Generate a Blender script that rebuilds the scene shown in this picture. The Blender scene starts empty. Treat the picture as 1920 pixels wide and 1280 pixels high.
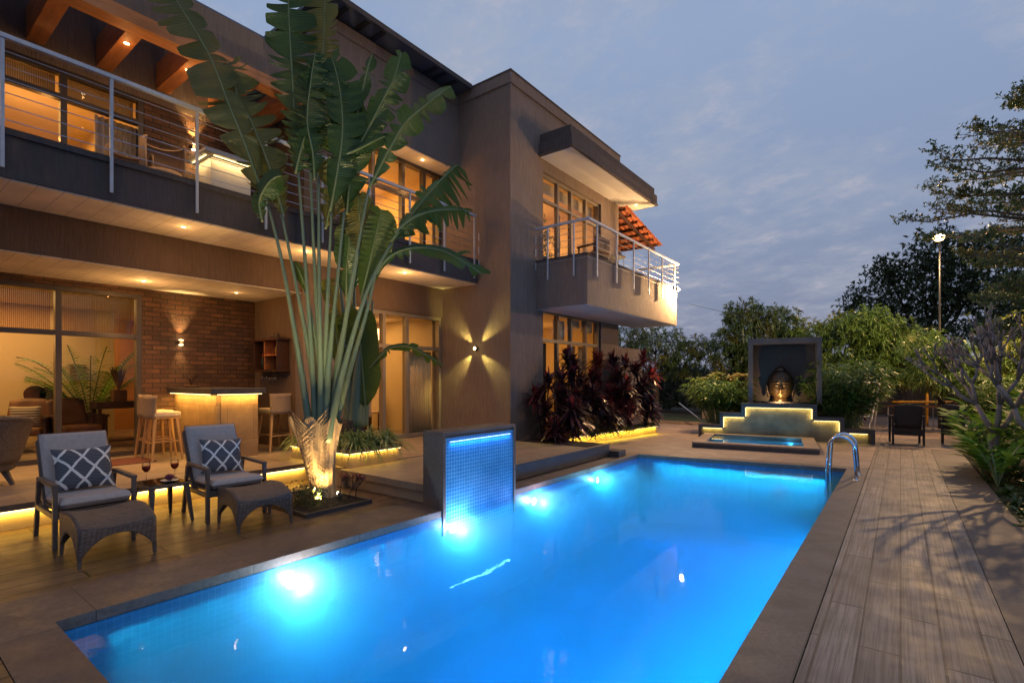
import bpy, bmesh, math, random
import numpy as np
from mathutils import Vector, Matrix
R = math.radians
scene = bpy.context.scene
C = scene.collection
random.seed(7); rng = np.random.default_rng(11)

# ------------------------------------------------------------ camera
cam = bpy.data.cameras.new('camera'); cam_o = bpy.data.objects.new('camera', cam); C.objects.link(cam_o)
cam.lens = 18.0; cam.sensor_width = 36.0; cam.shift_y = 70/1920
cam.clip_start = 0.05; cam.clip_end = 3000
cam_o.location = (0, 0, 1.55); cam_o.rotation_euler = (R(90), 0, R(37.2))
scene.camera = cam_o
scene.view_settings.view_transform = 'Standard'; scene.view_settings.look = 'None'
scene.view_settings.exposure = 0.0; scene.view_settings.gamma = 1.0
scene.render.engine = 'CYCLES'
cy = scene.cycles
cy.use_denoising = True; cy.use_light_tree = True
cy.max_bounces = 7; cy.diffuse_bounces = 3; cy.glossy_bounces = 3; cy.transmission_bounces = 4
cy.transparent_max_bounces = 16; cy.volume_bounces = 0
cy.sample_clamp_indirect = 3.0; cy.caustics_reflective = False; cy.caustics_refractive = False

# ------------------------------------------------------------ world: overcast dusk sky
W = bpy.data.worlds.new('World'); scene.world = W; W.use_nodes = True
nt = W.node_tree; N = nt.nodes; Lk = nt.links; N.clear()
tc = N.new('ShaderNodeTexCoord')
sep = N.new('ShaderNodeSeparateXYZ'); Lk.new(tc.outputs['Generated'], sep.inputs[0])
ramp = N.new('ShaderNodeValToRGB'); Lk.new(sep.outputs['Z'], ramp.inputs[0])
cr = ramp.color_ramp; cr.elements[0].position = 0.0; cr.elements[0].color = (.215, .225, .32, 1)
cr.elements[1].position = 1.0; cr.elements[1].color = (.19, .27, .46, 1)
for p_, c_ in ((.12, (.215, .25, .36, 1)), (.3, (.235, .30, .45, 1)), (.55, (.27, .355, .53, 1))):
    e = cr.elements.new(p_); e.color = c_
zz = N.new('ShaderNodeMath'); zz.operation = 'ADD'; zz.inputs[1].default_value = .18; Lk.new(sep.outputs['Z'], zz.inputs[0])
dx = N.new('ShaderNodeMath'); dx.operation = 'DIVIDE'; Lk.new(sep.outputs['X'], dx.inputs[0]); Lk.new(zz.outputs[0], dx.inputs[1])
dy = N.new('ShaderNodeMath'); dy.operation = 'DIVIDE'; Lk.new(sep.outputs['Y'], dy.inputs[0]); Lk.new(zz.outputs[0], dy.inputs[1])
cmb = N.new('ShaderNodeCombineXYZ'); Lk.new(dx.outputs[0], cmb.inputs[0]); Lk.new(dy.outputs[0], cmb.inputs[1])
def wnoise(scale, det, rough, lo, hi, off):
    mp = N.new('ShaderNodeMapping'); mp.inputs['Location'].default_value = off; Lk.new(cmb.outputs[0], mp.inputs[0])
    mp.inputs['Scale'].default_value = (1, 1.2, 1); mp.inputs['Rotation'].default_value = (0, 0, .5)
    n = N.new('ShaderNodeTexNoise'); n.inputs['Scale'].default_value = scale; n.inputs['Detail'].default_value = det
    n.inputs['Roughness'].default_value = rough; Lk.new(mp.outputs[0], n.inputs[0])
    m = N.new('ShaderNodeMapRange'); m.interpolation_type = 'SMOOTHSTEP'
    m.inputs['From Min'].default_value = lo; m.inputs['From Max'].default_value = hi
    Lk.new(n.outputs[0], m.inputs['Value']); return m.outputs[0]
c1 = wnoise(1.7, 9, .70, .40, .70, (2.3, .4, 0)); c2 = wnoise(5.5, 9, .68, .46, .72, (5.1, 1.7, 0))
mx = N.new('ShaderNodeMix'); mx.data_type = 'RGBA'; Lk.new(ramp.outputs[0], mx.inputs[6])
mx.inputs[7].default_value = (.37, .40, .475, 1)
f1 = N.new('ShaderNodeMath'); f1.operation = 'MULTIPLY'; f1.inputs[1].default_value = .62; Lk.new(c1, f1.inputs[0]); Lk.new(f1.outputs[0], mx.inputs[0])
mx2 = N.new('ShaderNodeMix'); mx2.data_type = 'RGBA'; Lk.new(mx.outputs[2], mx2.inputs[6])
mx2.inputs[7].default_value = (.60, .53, .56, 1)
f2 = N.new('ShaderNodeMath'); f2.operation = 'MULTIPLY'; Lk.new(c1, f2.inputs[0]); Lk.new(c2, f2.inputs[1])
f3 = N.new('ShaderNodeMath'); f3.operation = 'MULTIPLY'; f3.inputs[1].default_value = .5; Lk.new(f2.outputs[0], f3.inputs[0]); Lk.new(f3.outputs[0], mx2.inputs[0])
bg = N.new('ShaderNodeBackground'); bg.inputs[1].default_value = 1.08; Lk.new(mx2.outputs[2], bg.inputs[0])
wo = N.new('ShaderNodeOutputWorld'); Lk.new(bg.outputs[0], wo.inputs[0])

WARM = (1.0, .52, .14); AMBER = (1.0, .46, .12); GOLD = (1.0, .62, .07); LAMP = (1.0, .60, .26)
def light(name, kind, loc, power, col=WARM, size=.05, target=None, angle=None, blend=.5, sy=None):
    l = bpy.data.lights.new(name, kind); l.energy = power; l.color = col
    if kind == 'AREA':
        l.size = size
        if sy: l.shape = 'RECTANGLE'; l.size_y = sy
    elif kind != 'SUN': l.shadow_soft_size = size
    if kind == 'SPOT': l.spot_size = R(angle); l.spot_blend = blend
    o = bpy.data.objects.new(name, l); C.objects.link(o); o.location = loc
    if target is not None:
        dv = Vector(target) - Vector(loc); o.rotation_euler = dv.to_track_quat('-Z', 'Y').to_euler()
    return o
# the last trace of the set sun behind the cloud: very soft
s_ = light('dusk_sun', 'SUN', (0, 0, 30), .08, (1, .8, .7), target=(-12, 6, 0)); s_.data.angle = R(40)

# ------------------------------------------------------------ materials
def new_mat(name):
    m = bpy.data.materials.new(name); m.use_nodes = True
    b = m.node_tree.nodes['Principled BSDF']; return m, m.node_tree, b
def node(t, kind, **kw):
    n = t.nodes.new(kind)
    for k, v in kw.items(): setattr(n, k, v)
    return n
def coords(t, scale=(1, 1, 1), rot=(0, 0, 0), loc=(0, 0, 0)):
    g = node(t, 'ShaderNodeNewGeometry'); mp = node(t, 'ShaderNodeMapping')
    mp.inputs['Scale'].default_value = scale; mp.inputs['Rotation'].default_value = rot; mp.inputs['Location'].default_value = loc
    t.links.new(g.outputs['Position'], mp.inputs[0]); return mp.outputs[0]
def mixc(t, fac, a, b, mode='MIX'):
    m = node(t, 'ShaderNodeMix', data_type='RGBA', blend_type=mode)
    for s, v in ((0, fac), (6, a), (7, b)):
        if isinstance(v, bpy.types.NodeSocket): t.links.new(v, m.inputs[s])
        else: m.inputs[s].default_value = v if s == 0 else (*v, 1)
    return m.outputs[2]
def noise(t, vec, scale, det=4, rough=.55, lo=.35, hi=.65):
    n = node(t, 'ShaderNodeTexNoise'); n.inputs['Scale'].default_value = scale; n.inputs['Detail'].default_value = det
    n.inputs['Roughness'].default_value = rough; t.links.new(vec, n.inputs[0])
    m = node(t, 'ShaderNodeMapRange'); m.inputs['From Min'].default_value = lo; m.inputs['From Max'].default_value = hi
    t.links.new(n.outputs[0], m.inputs['Value']); return m.outputs[0]
def bump(t, b, h, strength=.3, dist=.01):
    n = node(t, 'ShaderNodeBump'); n.inputs['Strength'].default_value = strength; n.inputs['Distance'].default_value = dist
    t.links.new(h, n.inputs['Height']); t.links.new(n.outputs[0], b.inputs['Normal']); return n
def pm(name, c1, c2=None, scale=3, rough=.6, bs=None, bstr=.3, bd=.01, stretch=(1, 1, 1), metal=0, spec=.5, emit=None, est=0, sub=0, r2=None):
    m, t, b = new_mat(name)
    b.inputs['Roughness'].default_value = rough; b.inputs['Metallic'].default_value = metal
    b.inputs['Specular IOR Level'].default_value = spec
    v = coords(t, stretch)
    c2 = c2 or tuple(x*.8 for x in c1)
    f = noise(t, v, scale)
    t.links.new(mixc(t, f, c1, c2), b.inputs['Base Color'])
    if r2 is not None:
        mr = node(t, 'ShaderNodeMapRange'); mr.inputs['To Min'].default_value = rough; mr.inputs['To Max'].default_value = r2
        t.links.new(noise(t, v, scale*2.3), mr.inputs['Value']); t.links.new(mr.outputs[0], b.inputs['Roughness'])
    if bs: bump(t, b, noise(t, v, bs, 5, .6), bstr, bd)
    if emit: b.inputs['Emission Color'].default_value = (*emit, 1); b.inputs['Emission Strength'].default_value = est
    return m
def emis(name, col, st):
    m, t, b = new_mat(name); b.inputs['Base Color'].default_value = (*col, 1)
    b.inputs['Emission Color'].default_value = (*col, 1); b.inputs['Emission Strength'].default_value = st; return m
def stucco(name, c1, c2, bstr=.6):
    m, t, b = new_mat(name); b.inputs['Roughness'].default_value = .88; b.inputs['Specular IOR Level'].default_value = .25
    v = coords(t); vs = coords(t, (9, 9, 1.1))
    big = noise(t, v, .55, 5, .6, .3, .7); mid = noise(t, vs, 3.2, 6, .65)
    c = mixc(t, big, c1, c2)
    m3 = node(t, 'ShaderNodeMath', operation='MULTIPLY'); m3.inputs[1].default_value = .42; t.links.new(mid, m3.inputs[0])
    c = mixc(t, m3.outputs[0], c, tuple(x*.62 for x in c2))
    st = noise(t, coords(t, (2.2, 2.2, .18)), 1.6, 4, .6, .5, .8)
    m4 = node(t, 'ShaderNodeMath', operation='MULTIPLY'); m4.inputs[1].default_value = .62; t.links.new(st, m4.inputs[0])
    c = mixc(t, m4.outputs[0], c, tuple(x*.6 for x in c1))
    t.links.new(c, b.inputs['Base Color'])
    bump(t, b, noise(t, vs, 4.5, 7, .75), bstr, .012)
    return m
def swz(t, order, scale=(1, 1, 1)):
    g = node(t, 'ShaderNodeNewGeometry'); s = node(t, 'ShaderNodeSeparateXYZ'); t.links.new(g.outputs['Position'], s.inputs[0])
    c = node(t, 'ShaderNodeCombineXYZ')
    for i, ax in enumerate(order):
        t.links.new(s.outputs[ax], c.inputs[i])
    mp = node(t, 'ShaderNodeMapping'); mp.inputs['Scale'].default_value = scale; t.links.new(c.outputs[0], mp.inputs[0])
    return mp.outputs[0]
def bricks(name, order, bw, bh, mortar, c1, c2, cm, rough=.75, off=.5, var=True, bstr=.8, spec=.4, bd=.01, grain=None, r2=None):
    m, t, b = new_mat(name); b.inputs['Roughness'].default_value = rough; b.inputs['Specular IOR Level'].default_value = spec
    v = swz(t, order)
    br = node(t, 'ShaderNodeTexBrick'); br.offset = off; t.links.new(v, br.inputs['Vector'])
    br.inputs['Scale'].default_value = 1; br.inputs['Brick Width'].default_value = bw; br.inputs['Row Height'].default_value = bh
    br.inputs['Mortar Size'].default_value = mortar; br.inputs['Mortar Smooth'].default_value = .2; br.inputs['Bias'].default_value = 0
    br.inputs['Color1'].default_value = (*c1, 1); br.inputs['Color2'].default_value = (*c2, 1); br.inputs['Mortar'].default_value = (*cm, 1)
    n1 = noise(t, v, 2.2, 5, .6)
    m1 = node(t, 'ShaderNodeMath', operation='MULTIPLY'); m1.inputs[1].default_value = .45; t.links.new(n1, m1.inputs[0])
    col = mixc(t, m1.outputs[0], br.outputs['Color'], tuple(x*.55 for x in c2))
    h = node(t, 'ShaderNodeMath', operation='SUBTRACT'); h.inputs[0].default_value = 1.0; t.links.new(br.outputs['Fac'], h.inputs[1])
    hh = h.outputs[0]
    if grain:
        gs, gamt, gc = grain
        gv = swz(t, order, gs)
        g = noise(t, gv, 1.0, 6, .7, .42, .6)
        m2 = node(t, 'ShaderNodeMath', operation='MULTIPLY'); m2.inputs[1].default_value = gamt; t.links.new(g, m2.inputs[0])
        col = mixc(t, m2.outputs[0], col, gc)
    a = node(t, 'ShaderNodeMath', operation='MULTIPLY_ADD'); a.inputs[1].default_value = .25; t.links.new(noise(t, v, 30, 4, .7), a.inputs[0]); t.links.new(hh, a.inputs[2])
    t.links.new(col, b.inputs['Base Color']); bump(t, b, a.outputs[0], bstr, bd)
    if r2 is not None:
        mr = node(t, 'ShaderNodeMapRange'); mr.inputs['To Min'].default_value = rough; mr.inputs['To Max'].default_value = r2
        t.links.new(noise(t, v, 4), mr.inputs['Value']); t.links.new(mr.outputs[0], b.inputs['Roughness'])
    return m
def glassy(name, tint=(.9, .92, .95), gl=1.0, rough=.0, ior=1.45, alpha_dark=None):
    m = bpy.data.materials.new(name); m.use_nodes = True; t = m.node_tree; t.nodes.clear()
    tr = node(t, 'ShaderNodeBsdfTransparent'); tr.inputs[0].default_value = (*tint, 1)
    g = node(t, 'ShaderNodeBsdfGlossy'); g.inputs['Roughness'].default_value = rough
    fr = node(t, 'ShaderNodeFresnel'); fr.inputs[0].default_value = ior
    mm = node(t, 'ShaderNodeMath', operation='MULTIPLY'); mm.inputs[1].default_value = gl; gb = node(t, 'ShaderNodeNewGeometry'); iv = node(t, 'ShaderNodeMath', operation='SUBTRACT'); iv.inputs[0].default_value = gl; t.links.new(gb.outputs['Backfacing'], iv.inputs[1]); iv.use_clamp = True; t.links.new(iv.outputs[0], mm.inputs[1]); t.links.new(fr.outputs[0], mm.inputs[0])
    mx = node(t, 'ShaderNodeMixShader'); t.links.new(mm.outputs[0], mx.inputs[0]); t.links.new(tr.outputs[0], mx.inputs[1]); t.links.new(g.outputs[0], mx.inputs[2])
    o = node(t, 'ShaderNodeOutputMaterial'); t.links.new(mx.outputs[0], o.inputs[0]); return m
def leafm(name, c1, c2, c3=None, scale=5, rough=.45, trans=.3, spec=.5, rib=None):
    m = bpy.data.materials.new(name); m.use_nodes = True; t = m.node_tree; b = t.nodes['Principled BSDF']
    v = coords(t)
    c = mixc(t, noise(t, v, scale, 3, .6, .3, .7), c1, c2)
    if c3: c = mixc(t, noise(t, coords(t, loc=(7, 3, 1)), scale*.35, 3, .5, .52, .68), c, c3)
    t.links.new(c, b.inputs['Base Color']); b.inputs['Roughness'].default_value = rough; b.inputs['Specular IOR Level'].default_value = spec
    tl = node(t, 'ShaderNodeBsdfTranslucent'); t.links.new(c, tl.inputs[0])
    ms = node(t, 'ShaderNodeMixShader'); ms.inputs[0].default_value = trans
    t.links.new(b.outputs[0], ms.inputs[1]); t.links.new(tl.outputs[0], ms.inputs[2])
    t.links.new(ms.outputs[0], t.nodes['Material Output'].inputs[0]); return m

M = {}
M['stucco'] = stucco('warm_grey_stucco', (.345, .265, .22), (.25, .19, .158), 1.0)
M['stucco_b'] = stucco('darkened_beam_stucco', (.20, .135, .10), (.14, .095, .07), .7)  # stucco darkened in colour to shade the beam against the added ceiling fill
M['stucco_dark'] = stucco('charcoal_stucco', (.14, .112, .108), (.095, .08, .08), .7)
M['stucco_tan'] = stucco('tan_stucco', (.27, .18, .115), (.20, .135, .09))
M['soffit'] = bricks('soffit_boards', 'XYZ', 9, .22, .004, (.86, .76, .64), (.82, .73, .61), (.42, .35, .28), .7, 0, bstr=.3, bd=.004)
M['soffit_w'] = pm('white_soffit_plaster', (.60, .57, .55), (.53, .50, .48), 1.5, .8, 20, .1)
M['brick'] = bricks('red_brick', 'YZX', .235, .082, .008, (.25, .115, .055), (.095, .05, .032), (.035, .035, .025), .62, bstr=1.0, bd=.02, grain=((3, 3, 3), .5, (.10, .05, .035)))
M['terrace_tile'] = bricks('terrace_stone_tiles', 'YXZ', 1.2, .6, .004, (.34, .26, .19), (.28, .21, .155), (.14, .1, .07), .34, bstr=.25, bd=.003, grain=((2, 5, 2), .5, (.22, .16, .11)), r2=.55)
M['deck'] = bricks('wood_look_deck', 'YXZ', 1.2, .195, .012, (.25, .155, .088), (.13, .08, .046), (.008, .006, .004), .31, bstr=.3, bd=.004, grain=((.9, 44, 4), .6, (.075, .048, .03)), r2=.46)
M['deck_r'] = bricks('wood_look_deck_grey', 'YXZ', 1.2, .194, .007, (.31, .25, .21), (.185, .148, .126), (.03, .02, .018), .45, bstr=.4, bd=.004, grain=((1.1, 48, 4), .8, (.095, .068, .055)), r2=.6)
M['granite'] = bricks('brown_granite', 'YXZ', 1.05, 7.3, .004, (.20, .145, .112), (.15, .108, .085), (.04, .03, .025), .36, 0, bstr=.2, bd=.003, grain=((26, 26, 26), .55, (.085, .06, .05)), r2=.6)
M['granite_n'] = bricks('brown_granite_near', 'XYZ', 1.05, 7.3, .004, (.20, .145, .112), (.15, .108, .085), (.04, .03, .025), .36, 0, bstr=.2, bd=.003, grain=((26, 26, 26), .55, (.085, .06, .05)), r2=.6)
M['granite_r'] = bricks('grey_brown_granite', 'YXZ', .9, 7.3, .004, (.165, .125, .105), (.125, .095, .08), (.03, .025, .02), .45, 0, bstr=.25, bd=.003, grain=((34, 34, 34), .6, (.075, .058, .05)), r2=.62)
M['granite_dark'] = pm('dark_granite', (.07, .06, .06), (.045, .04, .04), 12, .4, 60, .2, .004)
M['sand_tile'] = bricks('sandstone_paving', 'XYZ', .6, .4, .004, (.33, .24, .18), (.25, .18, .14), (.12, .085, .065), .5, bstr=.3, bd=.004, grain=((2, 2, 2), .35, (.25, .19, .15)), r2=.7)
M['riser'] = bricks('riser_stone', 'YZX', .6, .5, .004, (.42, .31, .21), (.36, .26, .18), (.2, .14, .1), .5, bstr=.2)
M['mosaic'] = bricks('blue_mosaic', 'YZX', .046, .046, .0032, (.04, .32, .62), (.03, .27, .56), (.25, .60, .85), .25, 0, bstr=.3, bd=.003)
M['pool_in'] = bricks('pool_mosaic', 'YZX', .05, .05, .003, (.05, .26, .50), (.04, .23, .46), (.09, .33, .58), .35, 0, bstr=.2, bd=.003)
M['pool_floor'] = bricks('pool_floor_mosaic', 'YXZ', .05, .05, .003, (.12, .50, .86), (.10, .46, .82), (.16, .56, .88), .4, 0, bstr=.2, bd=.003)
M['frame'] = pm('bronze_grey_aluminium', (.085, .07, .06), (.07, .058, .05), 4, .38, metal=.3)
M['frame_tan'] = pm('tan_aluminium', (.30, .245, .18), (.26, .21, .155), 4, .4, metal=.2)
M['rail'] = pm('pale_painted_steel', (.55, .56, .60), (.48, .49, .53), 8, .4, metal=.1)
M['steel'] = pm('polished_steel', (.75, .76, .78), (.65, .66, .68), 5, .12, metal=1)
M['cable'] = pm('steel_cable', (.55, .52, .52), None, 5, .3, metal=.8)
M['glass'] = glassy('window_glass', (.93, .92, .9), 1.0)
M['glass_thin'] = glassy('table_glass', (.35, .38, .38), 1.6)
M['wood_o'] = pm('orange_stained_wood', (.60, .23, .07), (.42, .15, .045), 2.2, .5, 14, .3, .006, (1, 6, 6))
M['wood_y'] = pm('orange_stained_wood_long', (.60, .23, .07), (.42, .15, .045), 2.2, .5, 14, .3, .006, (6, 1, 6))
M['wood_l'] = pm('light_oak', (.52, .31, .13), (.42, .24, .10), 6, .45, 30, .15, .003, (5, 5, 1))
M['wood_d'] = pm('dark_walnut', (.07, .03, .016), (.045, .02, .012), 5, .4, 20, .2, .003, (1, 4, 4))
M['plaster_in'] = pm('cream_plaster', (.72, .56, .32), (.68, .52, .30), 1.2, .85, 25, .08)
M['plaster_or'] = pm('ochre_plaster', (.55, .30, .12), (.50, .27, .11), 1.2, .85, 25, .08)
M['poly'] = pm('frosted_roof_sheet', (.33, .36, .42), (.27, .30, .36), .9, .5)
mm_, tt_, bb_ = new_mat('translucent_roof_sheet'); tl_ = node(tt_, 'ShaderNodeBsdfTranslucent'); tl_.inputs[0].default_value = (.42, .45, .5, 1); tt_.links.new(tl_.outputs[0], tt_.nodes['Material Output'].inputs[0]); M['poly'] = mm_
M['fabric_g'] = pm('grey_cushion_fabric', (.42, .375, .36), (.37, .33, .315), 30, .95, 220, .35, .002, spec=.1)
M['fabric_st'] = pm('taupe_stool_fabric', (.30, .22, .16), (.26, .19, .14), 20, .9, 200, .3, .002, spec=.15)
M['fabric_c'] = pm('cream_fabric', (.70, .58, .42), (.62, .50, .36), 12, .9, 200, .2, .002, spec=.1)
M['fabric_dg'] = pm('dark_green_fabric', (.055, .065, .055), (.04, .05, .045), 12, .9, 200, .2, .002, spec=.2)
M['leather'] = pm('brown_leather', (.22, .09, .03), (.12, .05, .02), 6, .4, 60, .3, .004)
M['chairframe'] = pm('taupe_aluminium', (.115, .088, .075), (.095, .072, .062), 20, .5, 150, .2, .002)
M['soil'] = pm('dark_soil', (.045, .03, .02), (.025, .017, .012), 12, .95, 30, 1.0, .03)
M['grass_d'] = pm('night_lawn', (.05, .075, .025), (.03, .05, .015), 6, .9, 60, 1.0, .03)
M['hedge'] = leafm('hedge_leaf', (.03, .055, .02), (.018, .035, .012), None, 6)
M['tile_red'] = pm('clay_roof_tile', (.42, .12, .05), (.25, .07, .035), 7, .8, 30, .4)
M['panel'] = pm('dark_roof_sheet', (.07, .075, .085), (.055, .06, .07), 2, .5)
M['black'] = pm('black_paint', (.012, .012, .013), None, 4, .45)
M['concrete_w'] = pm('boundary_wall_render', (.12, .085, .065), (.08, .06, .05), 1.4, .9, 12, .4)
M['glow_warm'] = emis('lamp_glow', (1, .70, .36), 26)
M['glow_led'] = emis('led_strip_gold', (1, .78, .34), 4.2)
M['glow_white'] = emis('lamp_glow_white', (1, .66, .28), 16)
M['glow_blue'] = emis('led_strip_blue', (.22, .36, 1.0), 5)
M['white_wire'] = pm('white_wire_paint', (.62, .58, .54), None, 8, .5)
M['yellow'] = pm('yellow_paint', (.62, .30, .03), None, 4, .5)
M['redp'] = pm('red_paint', (.35, .03, .025), None, 4, .5)

# ------------------------------------------------------------ mesh builder
def tag(o, label=None, cat=None, group=None, kind=None):
    if label: o['label'] = label
    if cat: o['category'] = cat
    if group: o['group'] = group
    if kind: o['kind'] = kind
    return o
class MB:
    def __init__(s): s.v = []; s.f = []
    def add(s, vs, fs):
        b = len(s.v); s.v += [tuple(p) for p in vs]; s.f += [tuple(i+b for i in f) for f in fs]; return s
    def box(s, x0, x1, y0, y1, z0, z1):
        if x0 > x1: x0, x1 = x1, x0
        if y0 > y1: y0, y1 = y1, y0
        if z0 > z1: z0, z1 = z1, z0
        return s.add([(x0, y0, z0), (x1, y0, z0), (x1, y1, z0), (x0, y1, z0), (x0, y0, z1), (x1, y0, z1), (x1, y1, z1), (x0, y1, z1)],
                     [(0, 3, 2, 1), (4, 5, 6, 7), (0, 1, 5, 4), (1, 2, 6, 5), (2, 3, 7, 6), (3, 0, 4, 7)])
    def obox(s, c, size, m=None):
        hx, hy, hz = (x/2 for x in size); c = Vector(c)
        vs = []
        for z in (-hz, hz):
            for x, y in ((-hx, -hy), (hx, -hy), (hx, hy), (-hx, hy)):
                p = Vector((x, y, z)); vs.append(c + (m @ p if m else p))
        return s.add(vs, [(0, 3, 2, 1), (4, 5, 6, 7), (0, 1, 5, 4), (1, 2, 6, 5), (2, 3, 7, 6), (3, 0, 4, 7)])
    def bar(s, a, b, w, h=None, w2=None, h2=None):
        a = Vector(a); b = Vector(b); h = h or w; w2 = w2 or w; h2 = h2 or h
        d = (b-a).normalized(); up = Vector((0, 0, 1)) if abs(d.z) < .97 else Vector((1, 0, 0))
        sx = d.cross(up).normalized(); sy = sx.cross(d)
        vs = []
        for p, ww, hh in ((a, w, h), (b, w2, h2)):
            for i, j in ((-1, -1), (1, -1), (1, 1), (-1, 1)): vs.append(p + sx*i*ww/2 + sy*j*hh/2)
        return s.add(vs, [(0, 3, 2, 1), (4, 5, 6, 7), (0, 1, 5, 4), (1, 2, 6, 5), (2, 3, 7, 6), (3, 0, 4, 7)])
    def tube(s, pts, rad, n=8, cap=True):
        pts = [Vector(p) for p in pts]; k = len(pts)
        if not hasattr(rad, '__len__'): rad = [rad]*k
        vs = []; prev = None
        for i, p in enumerate(pts):
            d = (pts[min(i+1, k-1)] - pts[max(i-1, 0)])
            d = d.normalized() if d.length > 1e-9 else Vector((0, 0, 1))
            if prev is None:
                up = Vector((0, 0, 1)) if abs(d.z) < .9 else Vector((1, 0, 0)); u = d.cross(up).normalized()
            else:
                u = (prev - d*prev.dot(d)); u = u.normalized() if u.length > 1e-6 else d.orthogonal().normalized()
            prev = u; w = d.cross(u)
            for j in range(n):
                a = 2*math.pi*j/n; vs.append(p + (u*math.cos(a) + w*math.sin(a))*rad[i])
        fs = [(i*n+j, i*n+(j+1) % n, (i+1)*n+(j+1) % n, (i+1)*n+j) for i in range(k-1) for j in range(n)]
        if cap: fs += [tuple(range(n-1, -1, -1)), tuple(range((k-1)*n, k*n))]
        return s.add(vs, fs)
    def lathe(s, prof, c=(0, 0, 0), n=20, ang=2*math.pi, a0=0, sx=1, sy=1):
        vs = []; full = abs(ang-2*math.pi) < 1e-6; m = n if full else n+1
        for r, z in prof:
            for j in range(m):
                a = a0+ang*j/n; vs.append((c[0]+r*math.cos(a)*sx, c[1]+r*math.sin(a)*sy, c[2]+z))
        fs = []
        for i in range(len(prof)-1):
            for j in range(n):
                k = (j+1) % m if full else j+1
                fs.append((i*m+j, i*m+k, (i+1)*m+k, (i+1)*m+j))
        return s.add(vs, fs)
    def prism(s, poly, z0, z1, f=None):
        n = len(poly); f = f or (lambda x, y, z: (x, y, z))
        vs = [f(x, y, z0) for x, y in poly] + [f(x, y, z1) for x, y in poly]
        return s.add(vs, [tuple(range(n-1, -1, -1)), tuple(range(n, 2*n))] + [(i, (i+1) % n, (i+1) % n+n, i+n) for i in range(n)])
    def grid(s, fn, nu, nv, closed_u=False):
        vs = [fn(i/nu, j/nv) for j in range(nv+1) for i in range(nu+1)]
        return s.add(vs, [(j*(nu+1)+i, j*(nu+1)+i+1, (j+1)*(nu+1)+i+1, (j+1)*(nu+1)+i) for j in range(nv) for i in range(nu)])
    def build(s, name, mat, parent=None, smooth=False, bevel=0, off=None, sub=0, solid=0):
        me = bpy.data.meshes.new(name)
        o = Vector(off) if off is not None else (Vector(parent.get('_o', (0, 0, 0))) if parent is not None else Vector((0, 0, 0)))
        me.from_pydata([(p[0]-o.x, p[1]-o.y, p[2]-o.z) for p in s.v], [], s.f); me.update()
        if smooth: me.polygons.foreach_set('use_smooth', [True]*len(me.polygons))
        me.materials.append(M[mat] if isinstance(mat, str) else mat)
        ob = bpy.data.objects.new(name, me); C.objects.link(ob)
        if parent is not None:
            ob.parent = parent
            if '_o' in parent: ob['_o'] = parent['_o']
        if solid: mo = ob.modifiers.new('solid', 'SOLIDIFY'); mo.thickness = solid; mo.offset = 0
        if bevel: mo = ob.modifiers.new('bevel', 'BEVEL'); mo.width = bevel; mo.segments = 2; mo.limit_method = 'ANGLE'; mo.angle_limit = R(40)
        if sub: mo = ob.modifiers.new('sub', 'SUBSURF'); mo.levels = sub; mo.render_levels = sub
        return ob
def thing(name, label, cat, loc=(0, 0, 0), rotz=0, group=None, world=True):
    """Empty at the thing's base. world=True: its parts are written in world coordinates and shifted."""
    o = bpy.data.objects.new(name, None); C.objects.link(o); o.empty_display_size = .1
    o.location = loc; o.rotation_euler = (0, 0, rotz); tag(o, label, cat, group)
    if world: o['_o'] = tuple(loc)
    return o
def kids(o): return [c for c in bpy.data.objects if c.parent == o]
def copy_tree(o, parent=None):
    c = o.copy(); C.objects.link(c); c.parent = parent
    for k in kids(o): copy_tree(k, c)
    return c
def dup(o, loc, rotz, label, group=None, scale=None):
    c = copy_tree(o); c.location = loc; c.rotation_euler = (0, 0, rotz); c['label'] = label
    if group: c['group'] = group
    if scale: c.scale = (scale,)*3
    return c
def struct(name, mb, mat, **k): return tag(mb.build(name, mat, **k), kind='structure')

# leaves by the thousand: arrays of base point, direction, length, width
def leaf_arrays(P, D, L, Wd, droop, nseg=2, prof=None, fold=0.0, roll=.5, g=rng):
    P = np.asarray(P, float); D = np.asarray(D, float); n = len(P)
    D = D/np.linalg.norm(D, axis=1, keepdims=True)
    up = np.tile([0, 0, 1.0], (n, 1)) + g.normal(0, roll, (n, 3))
    S = np.cross(D, up); S /= np.linalg.norm(S, axis=1, keepdims=True)+1e-9
    L = np.broadcast_to(L, (n,)); Wd = np.broadcast_to(Wd, (n,)); droop = np.broadcast_to(droop, (n,))
    ss = np.linspace(0, 1, nseg+1)
    pr = prof if prof is not None else np.sin(np.pi*np.clip(ss, .03, .985)**.8)
    pr = np.interp(ss, np.linspace(0, 1, len(pr)), pr)
    V = np.zeros((n, nseg+1, 2, 3))
    for k, s in enumerate(ss):
        c = P + D*(L*s)[:, None]; c[:, 2] -= droop*L*s*s
        V[:, k, 0] = c - S*(Wd*pr[k]/2)[:, None]; V[:, k, 1] = c + S*(Wd*pr[k]/2)[:, None]
        if fold: V[:, k, :, 2] += (fold*Wd*pr[k])[:, None]
    base = (np.arange(n)*(nseg+1)*2)[:, None, None]
    k = np.arange(nseg)[None, :, None]*2
    F = base + k + np.array([0, 1, 3, 2])[None, None, :]
    return V.reshape(-1, 3), F.reshape(-1, 4)
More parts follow.
